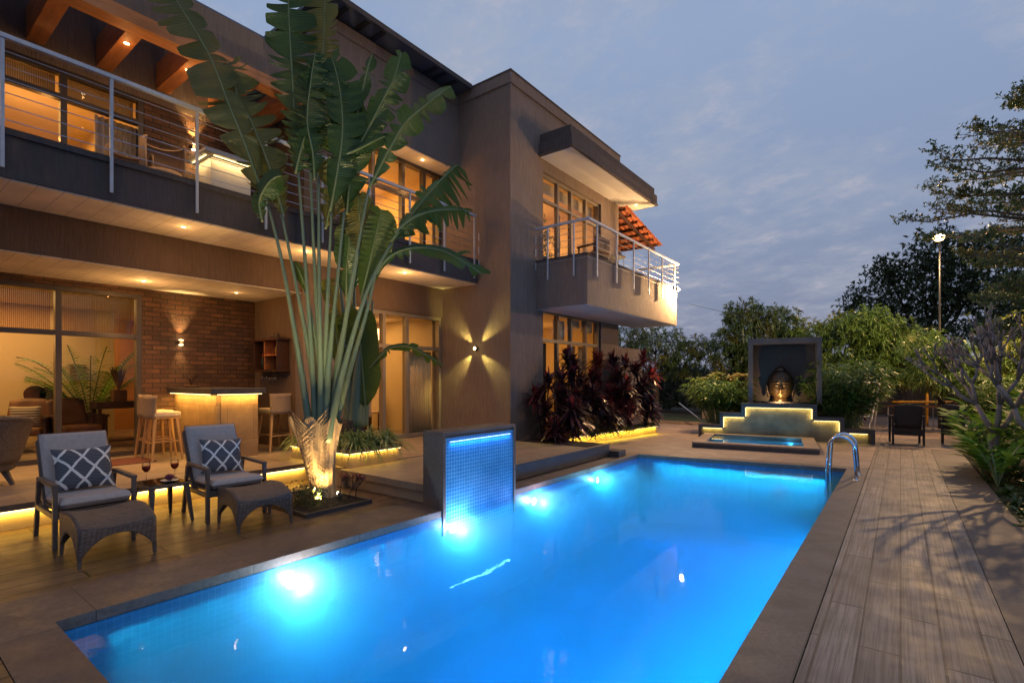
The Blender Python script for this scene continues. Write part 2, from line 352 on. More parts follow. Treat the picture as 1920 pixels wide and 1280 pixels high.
def mesh_np(name, chunks, mat, parent=None, smooth=False):
    vs = []; fs = []; b = 0
    for V, F in chunks: vs.append(V); fs.append(F+b); b += len(V)
    V = np.concatenate(vs); F = np.concatenate(fs)
    if parent is not None and '_o' in parent: V = V - np.array(parent['_o'])
    me = bpy.data.meshes.new(name); me.vertices.add(len(V)); me.vertices.foreach_set('co', V.ravel())
    me.loops.add(F.size); me.loops.foreach_set('vertex_index', F.ravel().astype(np.int32))
    me.polygons.add(len(F)); me.polygons.foreach_set('loop_start', np.arange(0, F.size, 4, dtype=np.int32))
    me.polygons.foreach_set('loop_total', np.full(len(F), 4, dtype=np.int32)); me.update(); me.validate()
    if smooth: me.polygons.foreach_set('use_smooth', [True]*len(F))
    me.materials.append(M[mat] if isinstance(mat, str) else mat)
    o = bpy.data.objects.new(name, me); C.objects.link(o)
    if parent is not None: o.parent = parent
    return o
# ============================================================ SETTING: ground, decks, pool
PX0, PX1, PY0, PYL, PYR = -4.3, -.74, .84, 9.97, 10.56       # pool rim (far edge runs slightly askew)
g = MB()
xs = [-600, -4.75, -.35, 600]; ys = [-600, .4, 10.95, 900]
for i in range(3):
    for j in range(3):
        if i == 1 and j == 1: continue
        b = len(g.v); g.add([(xs[i], ys[j], -.06), (xs[i+1], ys[j], -.06), (xs[i+1], ys[j+1], -.06), (xs[i], ys[j+1], -.06)], [(0, 1, 2, 3)])
struct('ground', g, pm('garden_ground', (.075, .055, .035), (.04, .045, .02), .8, .95, 12, .8, .03))
# pool basin (opens upwards)
zb = -1.35
poly = [(PX0, PY0), (PX1, PY0), (PX1, PYR), (PX0, PYL)]
m = MB()
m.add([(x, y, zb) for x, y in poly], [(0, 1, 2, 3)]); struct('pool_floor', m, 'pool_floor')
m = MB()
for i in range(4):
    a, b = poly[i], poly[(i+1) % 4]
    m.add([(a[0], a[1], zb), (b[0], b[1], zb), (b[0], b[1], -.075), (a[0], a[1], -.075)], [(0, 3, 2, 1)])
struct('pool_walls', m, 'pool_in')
# water: tinted body with gentle surface, lit from inside by the pool lamps and added fill strips
wm = bpy.data.materials.new('pool_water'); wm.use_nodes = True; t = wm.node_tree; t.nodes.clear()
tr = node(t, 'ShaderNodeBsdfTransparent'); tr.inputs[0].default_value = (.9, .97, 1, 1)
gl = node(t, 'ShaderNodeBsdfGlossy'); gl.inputs['Roughness'].default_value = .015
fr = node(t, 'ShaderNodeFresnel'); fr.inputs[0].default_value = 1.33
gb = node(t, 'ShaderNodeNewGeometry'); iv = node(t, 'ShaderNodeMath', operation='SUBTRACT'); iv.inputs[0].default_value = 1; t.links.new(gb.outputs['Backfacing'], iv.inputs[1]); sc_ = node(t, 'ShaderNodeMath', operation='MULTIPLY'); sc_.inputs[1].default_value = .42; t.links.new(iv.outputs[0], sc_.inputs[0]); ff_ = node(t, 'ShaderNodeMath', operation='MULTIPLY'); t.links.new(sc_.outputs[0], ff_.inputs[0]); t.links.new(fr.outputs[0], ff_.inputs[1])
mx = node(t, 'ShaderNodeMixShader'); t.links.new(ff_.outputs[0], mx.inputs[0]); t.links.new(tr.outputs[0], mx.inputs[1]); t.links.new(gl.outputs[0], mx.inputs[2])
n1 = node(t, 'ShaderNodeTexNoise'); n1.inputs['Scale'].default_value = 2.4; n1.inputs['Detail'].default_value = 4; t.links.new(coords(t), n1.inputs[0])
bp = node(t, 'ShaderNodeBump'); bp.inputs['Strength'].default_value = .055; bp.inputs['Distance'].default_value = .05; t.links.new(n1.outputs[0], bp.inputs['Height'])
t.links.new(bp.outputs[0], gl.inputs['Normal']); t.links.new(bp.outputs[0], fr.inputs['Normal'])
ab = node(t, 'ShaderNodeVolumeAbsorption'); ab.inputs[0].default_value = (.0, .865, .993, 1); ab.inputs[1].default_value = 1.25
sc = node(t, 'ShaderNodeVolumeScatter'); sc.inputs[0].default_value = (.34, .86, .88, 1); sc.inputs[1].default_value = .60; sc.inputs['Anisotropy'].default_value = .2
ad = node(t, 'ShaderNodeAddShader'); t.links.new(ab.outputs[0], ad.inputs[0]); t.links.new(sc.outputs[0], ad.inputs[1])
oo = node(t, 'ShaderNodeOutputMaterial'); t.links.new(mx.outputs[0], oo.inputs['Surface']); t.links.new(ad.outputs[0], oo.inputs['Volume'])
M['water'] = wm
m = MB(); m.prism(poly, zb+.004, -.08, lambda x, y, z: (x+(.004 if x < -2 else -.004), y+(.004 if y < 5 else -.004), z))
struct('pool_water', m, wm)
# coping: four strips of stone
cw = M['granite']
def strip(name, pts, z0, z1, mat, kind=True):
    m = MB(); m.prism(pts, z0, z1)
    return struct(name, m, mat)
strip('pool_coping', [(-4.95, .55), (PX0, PY0), (PX0, PYL), (-4.95, 9.86)], -.08, 0, 'granite')
strip('pool_coping', [(-4.95, .55), (-.44, .55), (PX1, PY0), (PX0, PY0)], -.08, 0, 'granite_n')
strip('pool_coping', [(PX1, PY0), (-.44, .55), (-.44, 10.9), (PX1, PYR)], -.08, 0, 'granite_r')
strip('pool_coping', [(PX0, PYL), (PX1, PYR), (-.44, 10.9), (-.80, 10.84), (-4.36, 10.25), (-4.95, 9.86)], -.08, 0, 'granite_n')
m = MB().prism([(-.449, -3), (-.44, -3), (-.44, 10.9), (-.449, 10.9)], -.05, .0015); struct('deck_joint', m, 'black')
strip('deck_left', [(-9, -4), (-4.955, -4), (-4.955, 5.2), (-9, 5.2)], -.09, -.002, 'deck')
strip('deck_near', [(-4.95, -4), (-.455, -4), (-.455, .545), (-4.95, .545)], -.09, -.002, 'deck')
strip('deck_right', [(-.435, -4), (.53, -4), (.53, 14.6), (-.435, 14.6)], -.09, -.002, 'deck_r')
strip('deck_border', [(.535, -4), (1.02, -4), (1.02, 14.6), (.535, 14.6)], -.09, .0, 'granite_r')
strip('paving_far', [(-9, 9.4), (-4.96, 9.4), (-4.96, 9.88), (-4.37, 10.27), (-.80, 10.86), (-.44, 10.92), (-.44, 17.4), (-9, 17.4)], -.09, -.003, 'sand_tile')
strip('paving_garden', [(-.435, 14.61), (5, 14.61), (5, 26), (-.435, 26)], -.09, -.006, 'sand_tile')
strip('paving_garden', [(-2.6, 17.41), (-.44, 17.41), (-.44, 26), (-2.6, 26)], -.09, -.007, 'sand_tile')
strip('lawn', [(-9, 17.42), (-2.61, 17.42), (-2.61, 22), (-9, 22)], -.09, -.02, 'grass_d')
strip('soil_bed', [(1.03, 4.5), (9, 4.5), (9, 14.6), (1.03, 14.6)], -.09, -.03, 'soil')
strip('side_path', [(1.03, -4), (9, -4), (9, 4.49), (1.03, 4.49)], -.09, -.04, pm('earth_path', (.22, .12, .07), (.16, .09, .055), 3, .9, 30, .4))
# ---- terrace along the house (z .27)
TZ = .27
TR = M['terrace_tile']
def slab(pts, zt, th, mat=TR, name='terrace'):
    m = MB(); m.prism(pts, zt-th, zt); return struct(name, m, mat)
slab([(-10.29, -4), (-7.2, -4), (-7.2, 4.38), (-10.29, 4.38)], TZ, .06)
slab([(-10.29, 4.385), (-6.42, 4.385), (-6.42, 5.05), (-10.29, 5.05)], TZ-.002, .06)
m = MB().box(-7.31, -7.26, -4, 4.385, -.0, TZ-.06); struct('terrace_riser', m, 'riser')
m = MB().box(-7.26, -6.36, 4.38, 4.43, 0, TZ-.07); struct('terrace_riser', m, 'riser')
# raised stone platform beside the pool
slab([(-8.54, 5.055), (-6.42, 5.055), (-6.42, 8.56), (-8.54, 8.56)], TZ-.004, .06)
slab([(-6.415, 4.36), (-4.64, 4.36), (-4.64, 9.3), (-6.415, 9.3)], .25, .085, 'terrace_tile', 'platform')
m = MB().box(-6.36, -4.70, 4.44, 4.49, 0, .165); m.box(-4.71, -4.67, 4.49, 9.24, 0, .165); m.box(-6.4, -4.71, 9.18, 9.22, 0, .165); struct('platform_riser', m, 'riser')
m = MB().box(-6.4, -4.42, 9.305, 9.62, 0, .12); struct('platform_step', m, 'granite_dark')
# marble-like dark edge on the platform side next to the pool
m = MB().box(-4.64, -4.625, 4.36, 9.3, .02, .25); struct('platform_edge', m, 'granite_dark')

# ---- LED strips: the visible strip plus the lamp that gives its light
def led(a, b, down=(0, 0, -1), power=8, col=GOLD, w=.02, name='led_strip', label=None, group='gold light strips under the stone edges', parent=None, mat='glow_led', aim=None):
    a = Vector(a); b = Vector(b); mid = (a+b)/2; ln = (b-a).length
    mbx = MB().bar(a, b, .012, .008)
    if parent is None:
        o = mbx.build(name, mat); tag(o, label, 'light strip', group)
    else: o = mbx.build(name, mat, parent)
    l = bpy.data.lights.new(name+'_lamp', 'AREA'); l.shape = 'RECTANGLE'; l.size = ln; l.size_y = w; l.energy = power*ln; l.color = col
    lo = bpy.data.objects.new(name+'_lamp', l); C.objects.link(lo)
    x = (b-a).normalized(); z = -Vector(down).normalized(); y = z.cross(x).normalized(); z = x.cross(y)
    mt = Matrix((x, y, z)).transposed().to_4x4(); mt.translation = mid + Vector(down).normalized()*.012; lo.matrix_world = mt
    return o
led((-7.235, -3.9, TZ-.075), (-7.235, 4.3, TZ-.075), (-.45, 0, -1), 7, label='long gold light strip glowing under the terrace edge behind the loungers')

# ---- water feature wall at the pool edge
fw = thing('water_feature_wall', 'low stone wall with blue mosaic face standing at the pool edge', 'water feature', (-4.45, 5.0, 0))
x0, x1, y0, y1, zt = -4.62, -4.285, 4.31, 5.73, .92
MB().box(x0, x1-.03, y0+.04, y1-.04, -.3, zt-.04).build('wall_core', 'granite', fw)
MB().box(x0-.012, x1, y0, y1, zt-.04, zt).build('coping_stone', 'granite', fw, bevel=.004)
MB().box(x0-.01, x1, y0, y0+.04, -.3, zt-.04).build('end_slab', 'granite', fw)
MB().box(x0-.01, x1, y1-.04, y1, -.3, zt-.04).build('end_slab', 'granite', fw)
MB().box(x1-.029, x1-.012, y0+.055, y1-.05, -.3, zt-.075).build('mosaic_panel', 'mosaic', fw)
led((x1-.006, y0+.12, zt-.125), (x1-.006, y1-.12, zt-.125), (.7, 0, -1), 5, (.08, .35, 1), parent=fw, mat='glow_blue', name='blue_light_strip')

# ---- pool lamps on the left wall: small domes that shine across the water
pl = thing('pool_lamp', 'round underwater lamp nearest the loungers, white glow on the pool wall', 'pool lamp', (PX0, 2.43, -.25), 0, 'underwater lamps on the left pool wall', False)
m = MB(); m.lathe([(0, .02), (.035, .018), (.048, .008), (.052, 0)], n=20); m.v = [(p[2], p[0], p[1]) for p in m.v]; m.build('lens', emis('pool_lens_glow', (.7, .88, 1), 14), pl, True)
m = MB(); m.lathe([(.05, 0), (.051, .008), (.057, .008), (.058, 0)], n=20); m.v = [(p[2], p[0], p[1]) for p in m.v]; m.build('rim', 'soffit_w', pl, True)
lab = ['', 'round underwater lamp below the front of the mosaic wall, lilac-white glow', 'round underwater lamp just past the mosaic wall, violet-white glow', 'farthest round underwater lamp, aqua glow near the far end of the pool']
lys = [2.43, 4.36+.12, 6.19, 8.17]; cols = [(.55, .85, 1), (.62, .70, 1), (.68, .58, 1), (.30, .82, 1)]
pw = [1, .8, .7, .6]; wc = [(1, .92, 1), (1, .80, 1), (1, .72, .95), (.6, .90, 1)]
for i, y in enumerate(lys):
    if i: dup(pl, (PX0, y, -.25), 0, lab[i])
    light('pool_spot', 'SPOT', (PX0+.10, y, -.27), 30*pw[i], cols[i], .01, (PX0+.6, y+.05, -.95), 120, 1.0)
    light('pool_glow', 'POINT', (PX0+.15, y+.04, -.265), 40*pw[i], wc[i], .01)
    light('pool_spot', 'SPOT', (PX0+.05, y, -.30), 60*pw[i], (.02, .46, 1), .01, (PX0+1.3, y, -1.3), 120, 1.0)
# added fill strips without fittings on all four pool walls, lighting the water
for nm, lc, tg_, sx_, sy_, e_ in (('a', (PX1-.05, 6.5, -1.08), (-4.3, 6.5, -1.16), 7.4, .2, 500), ('b', (-2.5, PY0+.05, -1.08), (-2.5, 4.3, -1.16), 3.2, .2, 25), ('c', (PX0+.06, 5.4, -.16), (-3.0, 5.4, -1.35), 8.6, .1, 60), ('d', (-2.5, 10.05, -.16), (-2.5, 8.6, -1.35), 3.0, .1, 90)):
    o_ = light('pool_strip_lamp', 'AREA', lc, e_, (.01, .54, 1), sx_, tg_, sy=sy_); o_.data.spread = R(48)
# ---- planter under the second palm, with light strip
pt = thing('planter_box', 'stone planter box with gold light under its rim, full of spider plants', 'planter', (-7.1, 4.9, TZ))
px0, px1, py0, py1, pz = -7.9, -6.3, 4.42, 5.42, .52
MB().box(px0+.04, px1-.05, py0+.04, py0+.1, .0, pz-.05).box(px0+.04, px0+.1, py0+.1, py1-.04, .27, pz-.05).box(px1-.11, px1-.05, py0+.1, py1-.1, .0, pz-.05).box(px0+.1, px1-.05, py1-.1, py1-.04, .27, pz-.05).build('box_wall', 'riser', pt)
m = MB()
m.box(px0, px1, py0, py0+.14, pz-.05, pz).box(px0, px0+.14, py0+.14, py1-.14, pz-.05, pz).box(px1-.14, px1, py0+.14, py1-.14, pz-.05, pz).box(px0, px1, py1-.14, py1, pz-.05, pz); m.build('rim', 'terrace_tile', pt)
MB().box(px0+.11, px1-.12, py0+.11, py1-.11, .3, pz-.06).build('soil', 'soil', pt)
led((px1-.02, py0+.04, pz-.06), (px1-.02, py1-.02, pz-.06), (-.4, 0, -1), 2.2, parent=pt, name='light_strip')
led((px0+.03, py0+.02, pz-.06), (px1-.03, py0+.02, pz-.06), (0, .4, -1), 2.2, parent=pt, name='light_strip')
# ---- bed round the palm foot
kb = thing('palm_bed', 'low dark kerbed bed of soil round the palm foot', 'plant bed', (-5.9, 3.6, 0))
kx0, kx1, ky0, ky1 = -6.5, -5.27, 3.15, 4.05
MB().box(kx0, kx1, ky0, ky0+.03, -.02, .045).box(kx0, kx1, ky1-.03, ky1, -.02, .045).box(kx1-.03, kx1, ky0+.03, ky1-.03, -.02, .045).box(kx0, kx0+.03, ky0+.03, ky1-.03, -.02, .045).build('kerb', 'granite_dark', kb)
def lump(u, v): return (kx0+.03+u*(kx1-kx0-.06), ky0+.03+v*(ky1-ky0-.06), .012+.03*math.sin(math.pi*u)*math.sin(math.pi*v)+.012*random.random())
MB().grid(lump, 22, 18).build('soil', 'soil', kb, True)
# ---- planter bed of the red dracaenas with gold strip
db = thing('raised_bed', 'long low planter bed with gold strip under its rim, holding dark red plants', 'planter', (-6, 11.5, 0))
MB().prism([(-6.5, 8.9), (-6.15, 9.63), (-5.58, 14.2), (-6.5, 14.2)], 0, .17).build('bed_wall', 'riser', db)
m = MB().prism([(-6.45, 8.95), (-6.07, 9.60), (-5.50, 14.25), (-5.76, 14.25), (-6.33, 9.6)], .205, .245); m.prism([(-6.33, 9.7), (-5.76, 14.25), (-6.5, 14.25), (-6.5, 9.7)], .17, .215); m.build('rim', 'sand_tile', db)
led((-6.06, 9.75, .2), (-5.54, 14.15, .2), (-.35, 0, -1), 8, (1, .66, .06), parent=db, name='light_strip')
led((-5.85, 14.2, .2), (-5.54, 14.22, .2), (0, -.3, -1), 3, parent=db, name='light_strip')
m = MB().box(-6.35, -4.75, 8.62, 9.25, .25, .262); struct('bed_soil', m, 'soil')
# ---- low steps and lawn kerb in the far garden
m = MB().box(-9, -6.75, 16.6, 17.35, 0, .14).box(-9, -6.95, 16.9, 17.35, .14, .28); tag(m.build('garden_step', 'sand_tile'), 'pair of low stone steps at the lawn behind the dark red plants', 'steps')
m = MB().box(-6.7, -4.4, 17.38, 17.48, -.02, .1); tag(m.build('lawn_kerb', 'sand_tile'), 'low stone kerb along the near edge of the small lawn', 'kerb')

# ============================================================ FOUNTAIN, STATUE NICHE, PLUNGE POOL
FO = Vector((-4.25, 14.05, 0)); FA = R(11)
def FT(u, w, z=0): return (FO.x + u*math.cos(FA) - w*math.sin(FA), FO.y + u*math.sin(FA) + w*math.cos(FA), z)
ff = lambda x, y, z: FT(x, z, y)     # prism poly in (u,height), extruded over depth
lv = [(-.02, .25), (.51, .57), (1.04, .83), (2.57, .83), (3.14, .54), (3.72, .27)]
fn = thing('fountain_wall', 'stepped stone fountain wall outlined with gold light behind the small pool', 'fountain', FT(1.8, 0, 0))
outl = [(0, 0), (0, .25), (.52, .25), (.52, .57), (1.05, .57), (1.05, .82), (2.57, .82), (2.57, .53), (3.14, .53), (3.14, .25), (3.72, .25), (3.72, 0)]
M['fount'] = pm('worn_fountain_stone', (.27, .225, .14), (.14, .115, .075), 2.8, .55, 20, .3)
MB().prism(outl, .06, .5, ff).build('wall_body', 'fount', fn)
capm = MB()
def cap(u0, u1, z0, z1): capm.prism([(u0, z0), (u1, z0), (u1, z1), (u0, z1)], -.035, .55, ff)
cap(-.09, .44, .25, .34); cap(.44, .52, .25, .66); cap(.52, .96, .57, .66); cap(.96, 1.05, .571, .92); cap(1.05, 2.57, .82, .92)
cap(2.57, 2.66, .53, .92); cap(2.66, 3.14, .53, .62); cap(3.14, 3.23, .25, .62); cap(3.23, 3.74, .25, .34); cap(3.74, 3.84, 0, .34); cap(-.09, 0, 0, .25)
capm.build('edge_coping', 'granite_dark', fn)
def fled(u0, z0, u1, z1, dn, p=1.5):
    a = Vector(FT(u0, .02, z0)); b = Vector(FT(u1, .02, z1)); dv = Vector(FT(dn[0], .02+.25, dn[1])) - Vector(FT(0, .02, 0)); dv.z = dn[1]
    led(a, b, dv, p, (1, .74, .16), parent=fn, name='light_strip')
fled(.02, .238, .50, .238, (0, -1)); fled(.535, .54, 1.03, .54, (0, -1)); fled(1.07, .805, 2.55, .805, (0, -1)); fled(2.6, .515, 3.12, .515, (0, -1)); fled(3.18, .235, 3.7, .235, (0, -1))
fled(.535, .27, .535, .54, (1, 0), 1.6); fled(1.065, .58, 1.065, .80, (1, 0), 1.6); fled(2.555, .55, 2.555, .80, (-1, 0), 1.6); fled(3.125, .27, 3.125, .50, (-1, 0), 1.6)
# niche
ni = thing('statue_niche', 'tall open stone frame behind the bronze head on the fountain', 'niche', FT(1.95, .3, .92))
nu0, nu1, nz0, nz1 = 1.12, 2.79, .92, 2.60
def nb(u0, u1, w0, w1, z0, z1): return MB().prism([(u0, z0), (u1, z0), (u1, z1), (u0, z1)], w0, w1, ff)
M['niche_st'] = pm('niche_stone', (.13, .11, .105), (.09, .08, .078), 3, .45, 30, .2)
nb(nu0, nu0+.11, .25, .85, nz0, nz1-.14).build('post', 'niche_st', ni); nb(nu1-.11, nu1, .25, .85, nz0, nz1-.14).build('post', 'niche_st', ni)
nb(nu0, nu1, .25, .85, nz1-.14, nz1).build('lintel', 'niche_st', ni)
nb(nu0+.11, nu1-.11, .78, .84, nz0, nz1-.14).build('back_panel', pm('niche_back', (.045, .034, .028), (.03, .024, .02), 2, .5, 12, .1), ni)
# plinth
nb(1.5, 2.3, .38, .72, .92, .955).build('plinth', 'granite_dark', ni)
light('niche_lamp', 'SPOT', FT(1.84, .05, .99), 42, (1, .60, .26), .01, FT(1.9, .62, 1.6), 140, .4)
# bronze head
hd = thing('bronze_statue', 'dark bronze head statue with calm face standing in the stone niche', 'statue', FT(1.88, .56, .955), FA, None, False); hd.scale = (1.24, 1.12, 1.18)
def head_pt(u, v):
    # u: angle round (0..1), v: bottom..top ; local: faces -Y, height .80
    th = (u-.5)*2*math.pi; z = .02 + .66*v
    zz = (v-.5)*2
    # profile of radii
    rx = .235*math.sqrt(max(0.0, 1-abs(zz)**2.6)) ; ry = .26*math.sqrt(max(0.0, 1-abs(zz)**2.8))
    if v < .35:
        k = (.35-v)/.35; rx *= 1-.22*k; ry *= 1-.12*k
    if v < .12: rx = max(rx, .14); ry = max(ry, .15)
    x = rx*math.sin(th); y = -ry*math.cos(th)
    if math.cos(th) > 0:
        a = x/.2; f = math.cos(th)
        g_ = lambda x0, z0, sx, sz: math.exp(-((x-x0)/sx)**2-((z-z0)/sz)**2)
        nose = g_(0, .30, .028, .055)*.05 + g_(0, .265, .04, .022)*.035 + g_(0, .36, .02, .05)*.03
        brow = (g_(-.085, .415, .06, .018)+g_(.085, .415, .06, .018))*.022
        eye = (g_(-.082, .365, .035, .02)+g_(.082, .365, .035, .02))*.02 - (g_(-.075, .395, .05, .014)+g_(.075, .395, .05, .014))*.018 - (g_(-.03, .37, .02, .03)+g_(.03, .37, .02, .03))*.014
        lips = g_(0, .205, .055, .011)*.026 + g_(0, .178, .045, .013)*.026 - g_(0, .191, .05, .005)*.016 - g_(0, .155, .04, .01)*.008
        chin = g_(0, .10, .06, .035)*.03
        cheek = (g_(-.11, .26, .05, .06)+g_(.11, .26, .05, .06))*.012
        y -= (nose+brow+eye+lips+chin+cheek)*f
    return (x, y, z)
MB().grid(head_pt, 120, 110).build('face', pm('dark_bronze', (.20, .13, .06), (.10, .065, .035), 14, .3, 60, .15, .003, metal=.75), hd, True)
M['bronze_h'] = pm('dark_bronze_hair', (.09, .065, .045), (.04, .03, .025), 20, .28, 90, .4, .006, metal=.7)
def hair_pt(u, v):
    th = (u-.5)*2*math.pi; line = .455 - .16*(1-math.cos(th))/2
    a_ = min(v, .999)*math.pi/2; q0 = min(.98, abs((line-.35)/.34)); r0_ = math.sqrt(1-q0**2.6); z = line + (.70-line)*math.sin(a_); r = r0_*math.cos(a_)**.8
    k = 1.07+.022*math.sin(th*24)*math.sin(v*30)
    return (.235*r*k*math.sin(th), -.262*r*k*math.cos(th), z)
MB().grid(hair_pt, 144, 44).build('hair', 'bronze_h', hd, True)
m = MB(); m.lathe([(.11, -.02), (.105, .02), (.09, .05), (.065, .075), (.035, .09), (0, .095)], (0, .0, .685), 26); m.build('topknot', 'bronze_h', hd, True)
m = MB(); m.lathe([(.240, 0), (.247, .012), (.245, .03), (.236, .036)], (0, 0, .452), 40, sy=1.10); m.build('headband', 'bronze_h', hd, True)
for sx in (-1, 1):
    m = MB(); m.tube([(sx*.235, .0, .42), (sx*.262, .0, .36), (sx*.255, -.01, .28), (sx*.232, -.01, .20), (sx*.225, -.01, .13), (sx*.235, 0, .10)], [.022, .036, .03, .022, .028, .012], 10); m.build('ear', 'bronze_h', hd, True)
m = MB(); m.lathe([(.17, -.0), (.155, .04), (.14, .10)], (0, .02, 0), 24); m.build('neck', 'bronze_h', hd, True)
# plunge pool in front of the fountain
JO = Vector((-3.78, 11.74, 0)); JA = R(9.5)
def JT(u, w, z=0): return (JO.x+u*math.cos(JA)-w*math.sin(JA), JO.y+u*math.sin(JA)+w*math.cos(JA), z)
jw, jd = 2.5, 2.28
jp = thing('plunge_pool', 'small raised plunge pool with dark stone rim in front of the fountain', 'pool', JT(jw/2, jd/2, 0))
jf = lambda x, y, z: JT(x, y, z)
def ring(z0, z1, o, i):
    m = MB()
    m.prism([(-o, -o), (jw+o, -o), (jw-i, i), (i, i)], z0, z1, jf); m.prism([(jw+o, -o), (jw+o, jd+o), (jw-i, jd-i), (jw-i, i)], z0, z1, jf)
    m.prism([(jw+o, jd+o), (-o, jd+o), (i, jd-i), (jw-i, jd-i)], z0, z1, jf); m.prism([(-o, jd+o), (-o, -o), (i, i), (i, jd-i)], z0, z1, jf); return m
ring(.085, .12, 0, .27).build('rim', 'sand_tile', jp); ring(.0, .085, -.004, .27).build('side', 'granite_dark', jp)
MB().prism([(.27, .27), (jw-.27, .27), (jw-.27, jd-.27), (.27, jd-.27)], .002, .012, jf).build('basin', 'pool_floor', jp)
MB().prism([(.272, .272), (jw-.272, .272), (jw-.272, jd-.272), (.272, jd-.272)], .093, .096, jf).build('water', glassy('plunge_water', (.45, .85, 1), 1.0, .02, 1.33), jp)
light('plunge_lamp', 'SPOT', JT(.5, .4, .07), 34, (.35, .8, 1), .03, JT(1.9, 1.2, .0), 160, .9); light('plunge_lamp', 'POINT', JT(.9, .7, .075), 12, (.45, .8, 1), .01)
light('plunge_lamp', 'POINT', JT(jw-.5, jd-.5, .075), 3, (.35, .8, 1), .03); light('plunge_lamp', 'POINT', JT(1.2, 1.1, .075), 4, (.45, .75, 1), .03)
# pool ladder hand rails
ld = thing('pool_handrail', 'pair of curved polished steel handrails at the far right pool corner', 'handrail', (-.75, 9.9, 0))
for y in (9.45, 10.0):
    pts = []
    for k in range(15):
        a = math.pi*k/14; pts.append((-.74-.17*math.cos(a)*1.0-.0, y+.0, .48+.17*math.sin(a)))
    pts = [(-.93, y, -.55), (-.93, y, .1), (-.91, y, .48)] + pts[1:-1] + [(-.57, y, .44), (-.55, y, .2), (-.54, y, .01)]
    MB().tube(pts, .021, 12).build('rail', 'steel', ld, True)
    MB().lathe([(0, .014), (.045, .012), (.048, 0)], (-.54, y, 0), 16).build('flange', 'steel', ld, True)
for z in (-.25, -.5): MB().box(-.96, -.88, 9.45, 10.0, z, z+.02).build('tread', 'steel', ld)
# ============================================================ THE HOUSE
hs = thing('villa', 'two storey modern villa of grey-brown stucco with lit rooms and wrapping balconies', 'house', (-9, 6, 0))
def hb(name, mat, *boxes, parent=hs, **k):
    m = MB()
    for b in boxes: m.box(*b)
    return m.build(name, mat, parent, **k)
XG, XF, XB, XT, XU, XM = -10.3, -8.54, -7.45, -6.55, -9.55, -8.03
# ground floor
hb('brick_wall', 'brick', (-10.5, XG, 3.14, 5.05, TZ, 3.1), (-10.5, XG, -4, 3.14, 2.985, 3.1))
hb('wall', 'stucco_tan', (-10.3, -8.79, 5.05, 5.25, TZ, 3.1))
hb('wall', 'stucco', (-8.79, XF, 5.05, 6.0, TZ, 3.65))
hb('beam', 'stucco_b', (-8.79, XF-.03, -4, 5.05, 3.1, 3.65))
hb('lintel', 'stucco_b', (-8.79, XF, 6.0, 8.57, 2.985, 3.65))
hb('soffit', 'soffit', (-10.5, XF-.045, -4, 5.05, 3.085, 3.099))
# balcony slab
hb('balcony_slab', 'stucco_dark', (-10.6, XB, -4, 8.565, 3.66, 4.18), (-10.6, XB+.03, -4, 8.565, 4.10, 4.16))
hb('soffit', 'soffit', (XF-.02, XB-.03, -4, 8.56, 3.64, 3.659))
# tower
hb('tower_wall', 'stucco', (-11, XT, 8.57, 8.8, 0, 7.78))
hb('tower_wall', 'stucco', (-6.8, XT, 8.8, 9.81, 0, 7.78), (-6.8, XT, 12.67, 13.77, 0, 7.78), (-6.8, XT, 9.81, 12.67, 3.16, 4.12), (-6.8, XT, 9.81, 12.67, 6.33, 7.78), (-6.8, XT, 9.81, 12.67, 0, .3))
hb('tower_wall', 'stucco', (-11, -6.8, 13.6, 13.77, 0, 7.78))
hb('parapet', 'stucco', (-11.05, XT+.035, 8.535, 13.8, 7.78, 8.02))
hb('parapet_cap', 'stucco_dark', (-11.07, XT+.05, 8.52, 13.82, 8.02, 8.05))
hb('corner_bead', 'stucco', (XT-.02, XT+.012, 8.558, 8.60, 0, 7.78))
hb('garden_wall', 'stucco', (-6.8, -6.56, 13.78, 15.5, 0, 2.48))
# canopy over the right balcony
hb('canopy', 'stucco_dark', (XT+.001, -5.74, 9.68, 14.45, 6.90, 7.11), (XT+.001, -5.68, 9.63, 14.51, 6.66, 6.9))
hb('canopy_trim', 'stucco_dark', (XT+.002, -5.66, 9.61, 14.53, 6.61, 6.659))
hb('soffit', 'soffit_w', (XT+.002, -5.73, 9.68, 14.46, 6.595, 6.609))
# right balcony
hb('balcony', 'stucco', (XT+.001, -5.24, 9.52, 14.9, 3.125, 4.17))
hb('balcony_rim', 'stucco_dark', (XT+.002, -5.225, 9.505, 14.92, 4.1705, 4.21))
hb('soffit', 'soffit_w', (XT+.002, -5.26, 9.54, 14.88, 3.11, 3.1245))
# upper storey
hb('brick_wall', 'brick', (-9.75, XU, 2.94, 5.07, 4.18, 5.98))
hb('wall', 'stucco', (-9.75, XU+.01, -4, 5.07, 5.98, 6.95))
hb('wall', 'stucco_tan', (-9.74, XF, 5.07, 5.3, 4.18, 6.295))
hb('wall', 'stucco', (-8.79, XF+.005, 5.3, 5.75, 4.18, 6.295))
hb('upper_wall', 'stucco', (-10.6, XM, 5.07, 8.57, 6.31, 7.74))
hb('soffit', 'soffit', (XF-.02, XM-.02, 5.09, 8.56, 6.295, 6.3095))
hb('parapet', 'stucco', (-10.6, XM+.03, 5.04, 8.534, 7.74, 7.95))
hb('roof_sheet', 'panel', (-11, -7.58, 4.9, 8.51, 8.0, 8.06))
m = MB()
for y in (5.3, 5.75, 6.1, 7.45, 7.7, 8.05): MB().box(-8.0, -7.66, y, y+.1, 7.985, 7.999).build('roof_clip', 'black', hs)
hb('roof_edge', 'stucco_dark', (-7.58, -7.565, 4.9, 8.51, 7.975, 8.07))
